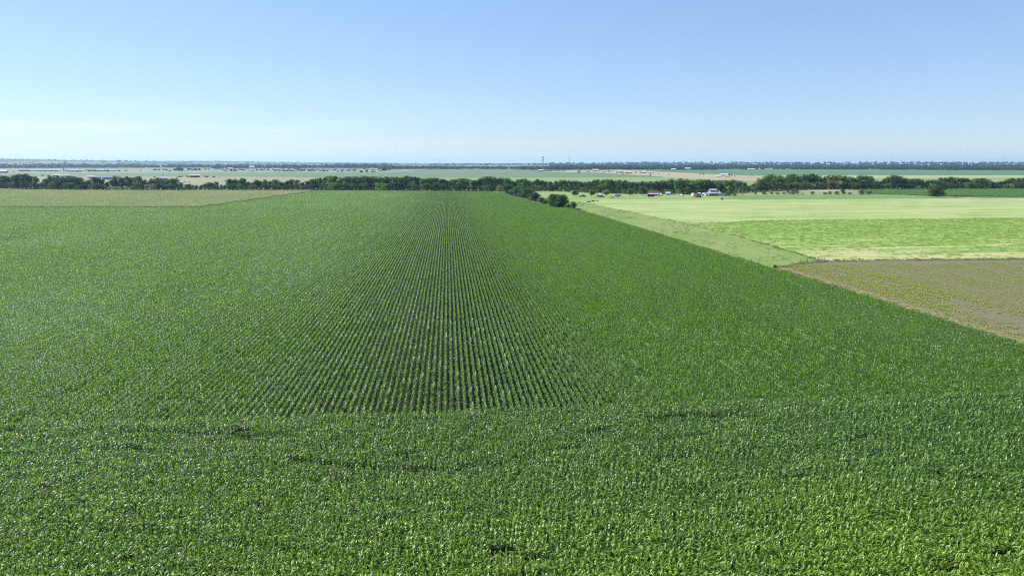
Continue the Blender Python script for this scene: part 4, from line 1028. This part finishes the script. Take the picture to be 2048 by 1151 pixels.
# ------------------------------------------------------------------ vehicles
def wheel(parent, x, y, r, w_):
    mb = MB(); mb.tube((x, y - w_ / 2, r), (x, y + w_ / 2, r), r, r, 14); t_ = mb.obj('wheel', P['rubber'], parent)
    mb = MB(); mb.tube((x, y - w_ / 2 - .02, r), (x, y + w_ / 2 + .02, r), r * .55, r * .55, 10); mb.obj('rim', P['steel'], t_)
def car(px, by, col, label, kind='car', rz=0.0, L=4.6, cat=None):
    p = G(px, by); o = thing('parked_' + kind, label, cat or kind, p, face_cam(p) + rz); m = paint(kind + '_paint', col, 0.3, .04)
    if kind == 'car': prof = [(-2.3, .35), (2.3, .35), (2.35, .75), (1.35, .92), (-2.0, .95), (-2.32, .8)]; cab = [(-1.75, .9), (1.3, .9), (.55, 1.45), (-1.2, 1.48)]
    elif kind == 'pickup': prof = [(-2.9, .5), (2.8, .5), (2.85, 1.0), (1.7, 1.15), (-2.9, 1.12)]; cab = [(-.7, 1.1), (1.6, 1.1), (.95, 1.85), (-.5, 1.88)]
    else: prof = [(-2.6, .4), (2.5, .4), (2.6, .95), (1.9, 1.1), (-2.6, 1.1)]; cab = [(-2.6, 1.08), (1.8, 1.08), (1.2, 2.1), (-2.5, 2.1)]
    mb = MB(); mb.prism(prof, -.88, .88); mb.obj('body', m, o)
    mb = MB(); mb.prism(cab, -.78, .78); c = mb.obj('cabin', m, o)
    xs = [q[0] for q in cab]; z0, z1 = cab[0][1] + .12, max(q[1] for q in cab) - .12; a, b = min(xs) + .45, max(xs) - .75
    for s in (-1, 1):
        mb = MB(); mb.box(((a + b) / 2, s * .79, (z0 + z1) / 2), (b - a, .05, z1 - z0)); mb.obj('window', P['glass'], c)
    for x in (-1.55, 1.55):
        for y in (-.8, .8): wheel(o, x * (1.15 if kind != 'car' else 1), y, .36, .24)
    return o
car(1165.5, 393.8, (.02, .022, .025), 'dark pickup parked on the lawn between two small trees', 'pickup', .1)
car(1301.5, 393.6, (.05, .012, .012), 'dark red van parked before the red roofed barn', 'van', .2)
car(1354, 390.6, (.72, .72, .72), 'white car parked under the trees left of the tractor', 'car', -.3)
car(1364, 391.4, (.7, .7, .66), 'second small white car, right of the white car under trees', 'car', 1.2)
car(1414, 391.6, (.6, .62, .64), 'silver car before the farmhouse porch left end', 'car', .6)
car(1203.5, 394.2, (.10, .09, .08), 'dark low car right of the pale lawn shed', 'car', .1)
def trailer(px, by, col, label, L, H, W=2.2, rz=0.0):
    p = G(px, by); o = thing('trailer', label, 'trailer', p, face_cam(p) + rz); m = paint('trailer_paint', col, .4, .05)
    mb = MB(); mb.prism([(-L / 2, .6), (L / 2, .6), (L / 2, H - .25), (L / 2 - .3, H), (-L / 2 + .3, H), (-L / 2, H - .25)], -W / 2, W / 2); mb.obj('body', m, o)
    mb = MB(); mb.box((L * .12, -W / 2 - .03, H * .55), (L * .2, .06, H * .3)); mb.obj('window', P['glass'], o)
    mb = MB(); mb.box((L / 2 + .6, 0, .62), (1.2, .12, .12)); mb.obj('drawbar', P['steel'], o)
    for s in (-1, 1): wheel(o, 0, s * W / 2 * .85, .4, .25)
    return o
trailer(1235, 393.8, (.45, .48, .52), 'pale grey flat sided trailer on the lawn right of the bright lawn tree', 6.0, 2.4, rz=.2)
trailer(1386, 393.4, (.72, .70, .66), 'upright white trailer left of the orange tractor', 3.2, 3.0, rz=1.1)
def tractor(px, by, col, label, rz, s=1.0):
    p = G(px, by); o = thing('tractor', label, 'tractor', p, face_cam(p) + rz); m = paint('tractor_paint', col, .35, .06); o.scale = (s, s, s)
    mb = MB(); mb.prism([(-1.6, .8), (2.0, .8), (2.05, 1.5), (.2, 1.7), (-1.6, 1.6)], -.55, .55); mb.obj('body', m, o)
    mb = MB(); mb.prism([(-1.5, 1.55), (.3, 1.6), (.15, 2.7), (-1.35, 2.7)], -.75, .75); c = mb.obj('cab', P['glass'], o)
    mb = MB(); mb.box((-.6, 0, 2.78), (1.9, 1.7, .14)); mb.obj('cab_roof', m, c)
    mb = MB(); mb.tube((1.2, .25, 1.6), (1.2, .25, 2.5), .06, .06, 6); mb.obj('exhaust', P['dark'], o)
    for sd in (-1, 1):
        wheel(o, -1.1, sd * .95, .85, .45); wheel(o, 1.5, sd * .8, .5, .3)
        mb = MB(); mb.box((-1.1, sd * .95, 1.78), (1.5, .5, .1)); mb.obj('mudguard', m, o)
    return o
tractor(1396.5, 394.6, (.52, .12, .05), 'orange red tractor parked left of the farmhouse', .5, 1.15)
tractor(1450.5, 391.4, (.03, .22, .07), 'green tractor parked at the right side of the farmhouse', -.4, .95)

# ------------------------------------------------------------------ small things on the hay field and yard
def brush_pile(px, by, w_px, h_px, label):
    p = G(px, by); d = math.hypot(p.x, p.y); k = d / F; w_, h = w_px * k, h_px * k; mb = MB()
    for j in range(60):
        a = rr2.uniform(0, 6.28); x, y = rr2.gauss(0, w_ * .25), rr2.gauss(0, .6); z = rr2.uniform(0, h) * max(.2, 1 - abs(x) / (w_ * .6)); l = rr2.uniform(.5, 1.2)
        mb.tube((x, y, z), (x + math.cos(a) * l, y + math.sin(a) * l, max(.05, z + rr2.gauss(.1, .25))), .07, .04, 4)
    for j in range(24): clump(mb, rr2, (rr2.gauss(0, w_ * .22), rr2.gauss(0, .4), rr2.uniform(.1, h * .6)), .35, 3, .22)
    o = mb.obj('brush_pile', BARKD); o.location = p
    return tag(o, label, 'brush pile', 'dark brush piles on the hay field')
BARKD = paint('rotting_brush', (.035, .04, .028), .9, .3, 3)
brush_pile(1175.5, 404, 3, 1.4, 'leftmost dark brush pile on the hay field, small and low')
brush_pile(1180, 404, 3, 2.2, 'dark round brush pile second from the spur on the hay field')
brush_pile(1186, 403, 5, 2.8, 'largest dark brush pile on the hay field near the spur')
brush_pile(1193.5, 402.8, 6, 1.4, 'flat dark brush pile at the right of the hay field heaps')
brush_pile(1225, 395.2, 5, 2, 'dark brush pile on the lawn edge below the grey trailer')
def bale(px, by, label):
    p = G(px, by); mb = MB(); mb.tube((-.7, 0, .75), (.7, 0, .75), .75, .75, 18); o = mb.obj('round_bale', BARKD); o.location = p; o.rotation_euler = (0, 0, .7)
    return tag(o, label, 'hay bale')
bale(1444, 399.4, 'black round bale alone on the hay field before the farmhouse')

# ------------------------------------------------------------------ fences, posts, poles, masts
def fence(label, posts, wires=3, gate=None):
    pts = [G(a, b) for a, b, c in posts]; o = thing('wire_fence', label, 'fence', pts[0])
    for (a, b, c), p in zip(posts, pts):
        h = c * math.hypot(p.x, p.y) / F; q = p - pts[0]
        mb = MB(); mb.tube((q.x, q.y, -.1), (q.x + .02, q.y, h), .10, .085, 7); mb.obj('post', P['wood'], o)
    for p, q in zip(pts, pts[1:]):
        mb = MB()
        for k in range(wires): z = .35 + .3 * k; mb.tube(p - pts[0] + Vector((0, 0, z)), q - pts[0] + Vector((0, 0, z)), .012, .012, 4)
        mb.obj('wire', P['steel'], o)
    return o
fence('short wire fence of two posts at the corn edge by the grass strip', [(1502, 524.5, 7.5), (1517, 525, 6.5)])
fence('wire fence of five wooden posts at the bare field corner', [(1599.5, 525.5, 8), (1614, 525, 9.5), (1634, 524.5, 8), (1635.8, 524.8, 10.5), (1648.5, 523.5, 8.5)])
def gate(p, q, label):
    p, q = G(*p), G(*q); o = thing('field_gate', label, 'gate', p); d = q - p; mb = MB()
    for z in (.25, .5, .75, 1.0, 1.2): mb.tube((0, 0, z), (d.x, d.y, z), .03, .03, 6)
    mb.obj('rail', P['white'], o)
    for f in (0.02, .5, .98):
        mb = MB(); mb.tube((d.x * f, d.y * f, .15), (d.x * f, d.y * f, 0.95), .035, .035, 6); mb.obj('upright', P['white'], o)
gate((1636.5, 523.6), (1647, 522.8), 'pale metal gate between the last two fence posts')
fence('line of small fence posts along the hay field edge', [(1187, 410.5, 5), (1196, 414, 4.5), (1260, 424.5, 4.5), (1325, 441, 4), (1374, 456, 7), (1430, 470, 4.5)], 2)
def marker():
    p = G(1900.5, 647); o = thing('marker_post', 'white marker post at the corn edge on the right', 'post', p)
    mb = MB(); mb.tube((0, 0, -.1), (0, 0, .95), .075, .075, 10); mb.obj('pipe', P['white'], o)
    mb = MB(); mb.tube((0, 0, .95), (0, 0, 1.08), .085, .03, 10); mb.obj('cap', P['white'], o)
marker()
def pole(px, by, h_px, label, mat='wood', arm=True):
    p = G(px, by); d = math.hypot(p.x, p.y); h = ztop(px, by - h_px, p); o = thing('utility_pole', label, 'utility pole', p, face_cam(p) + 1.2)
    r = .16 if d < 1000 else .3
    mb = MB(); mb.tube((0, 0, -.2), (0, 0, h), r, r * .7, 8); mb.obj('pole', P[mat], o)
    if arm:
        mb = MB(); mb.box((0, 0, h - .5), (2.2, .14, .16)); c = mb.obj('crossarm', P['wood'], o)
        for x in (-.95, .95):
            mb = MB(); mb.tube((x, 0, h - .42), (x, 0, h - .2), .06, .04, 6); mb.obj('insulator', P['grey'], c)
pole(1774.5, 389.3, 13, 'dark utility pole at the left end of the soy field')
pole(1917.5, 395.3, 26, 'tall utility pole right of the lone round tree')
pole(1716.5, 379, 9, 'pale short pole under the creek trees behind the shrub row', 'grey', False)
pole(1477.5, 388, 15, 'pale pole against the creek trees right of the farmhouse', 'grey', False)
pole(325, 354, 9, 'thin far pole above the white shed with grey roof', 'wood')
pole(360, 354.4, 10, 'thin far pole left of the open barn, taller', 'wood')
pole(366, 354.2, 8, 'thin far pole nearest the open barn', 'wood')
def lattice_mast():
    p = G(1085.5, 342.4); h = ztop(1085.5, 313.2, p); o = thing('lattice_mast', 'lattice radio mast with an antenna ring beside the white house', 'mast', p)
    w0, w1 = 5.4, 2.2; n = 12; mb = MB()
    def c(k, q):
        f = k / n; w_ = w0 + (w1 - w0) * f; a = q * math.pi / 2 + .4; return Vector((math.cos(a) * w_ / 1.4, math.sin(a) * w_ / 1.4, h * f))
    for k in range(n):
        for q in range(4):
            mb.tube(c(k, q), c(k + 1, q), .34, .3, 5); mb.tube(c(k, q), c(k + 1, (q + 1) % 4), .16, .16, 4); mb.tube(c(k + 1, q), c(k + 1, (q + 1) % 4), .16, .16, 4)
    mb.obj('frame', P['steel'], o)
    mb = MB()
    for q in range(12):
        a = q * math.pi / 6; mb.box((math.cos(a) * 3.6, math.sin(a) * 3.6, h - 1.2), (.6, .9, 2.6), a)
        mb.tube((0, 0, h - 1.2), (math.cos(a) * 3.6, math.sin(a) * 3.6, h - 1.2), .15, .15, 4)
    mb.obj('antenna', P['grey'], o)
    mb = MB(); mb.tube((2.2, 0, h * .80), (3.0, .4, h * .80), 1.2, 1.2, 12); mb.obj('dish', P['white'], o)
lattice_mast()
def thin_mast():
    p = at(1137.5, 3950); p.z = 0; h = ztop(1137.5, 310.5, p); o = thing('thin_mast', 'thin guyed radio mast rising from the far wood', 'mast', p); n = 26; w_ = 1.9; mb = MB()
    def c(k, q): a = q * 2.094; return Vector((math.cos(a) * w_, math.sin(a) * w_, h * k / n))
    for k in range(n):
        for q in range(3): mb.tube(c(k, q), c(k + 1, q), .32, .32, 4); mb.tube(c(k, q), c(k + 1, (q + 1) % 3), .15, .15, 4)
    mb.obj('frame', P['steel'], o)
    for q in range(3):
        a = q * 2.094; mb = MB(); mb.tube((0, 0, h * .8), (math.cos(a) * h * .5, math.sin(a) * h * .5, 0), .05, .05, 4); mb.obj('guy_wire', P['steel'], o)
thin_mast()
def silo(px, dist, top, r_px, label, dome=True):
    p = at(px, dist); p.z = TZ(p.x, p.y); h = ztop(px, top, p) - p.z; r = r_px * dist / F; o = thing('silo', label, 'silo', p, 0, 'grain silos on the horizon')
    mb = MB(); mb.tube((0, 0, 0), (0, 0, h * .88), r, r, 16); mb.obj('bin', P['white'], o); mb = MB(); mb.tube((0, 0, h * .88), (0, 0, h), r * 1.04, r * .2, 16); mb.obj('cap', P['whiteroof'], o)
for px, tp, lb in ((1936, 322.6, 'leftmost of the close white silos on the right horizon'), (1939, 322.2, 'second of the close white silos on the right horizon'), (1942, 322.6, 'rightmost of the close white silos on the right horizon'), (1924, 321.6, 'tallest white silo standing apart on the right horizon')):
    silo(px, 5900, tp, 1.1, lb)
# ------------------------------------------------------------------ render settings
sc.view_settings.view_transform = 'Standard'; sc.view_settings.look = 'None'
sc.view_settings.exposure = 1.0; sc.view_settings.gamma = 1.0
cy = sc.cycles
cy.max_bounces = 6; cy.diffuse_bounces = 1; cy.glossy_bounces = 2; cy.transmission_bounces = 1; cy.transparent_max_bounces = 6; cy.volume_bounces = 0
cy.pixel_filter_type = 'BLACKMAN_HARRIS'; cy.filter_width = 1.15
cy.use_denoising = False; cy.sample_clamp_indirect = 6.0
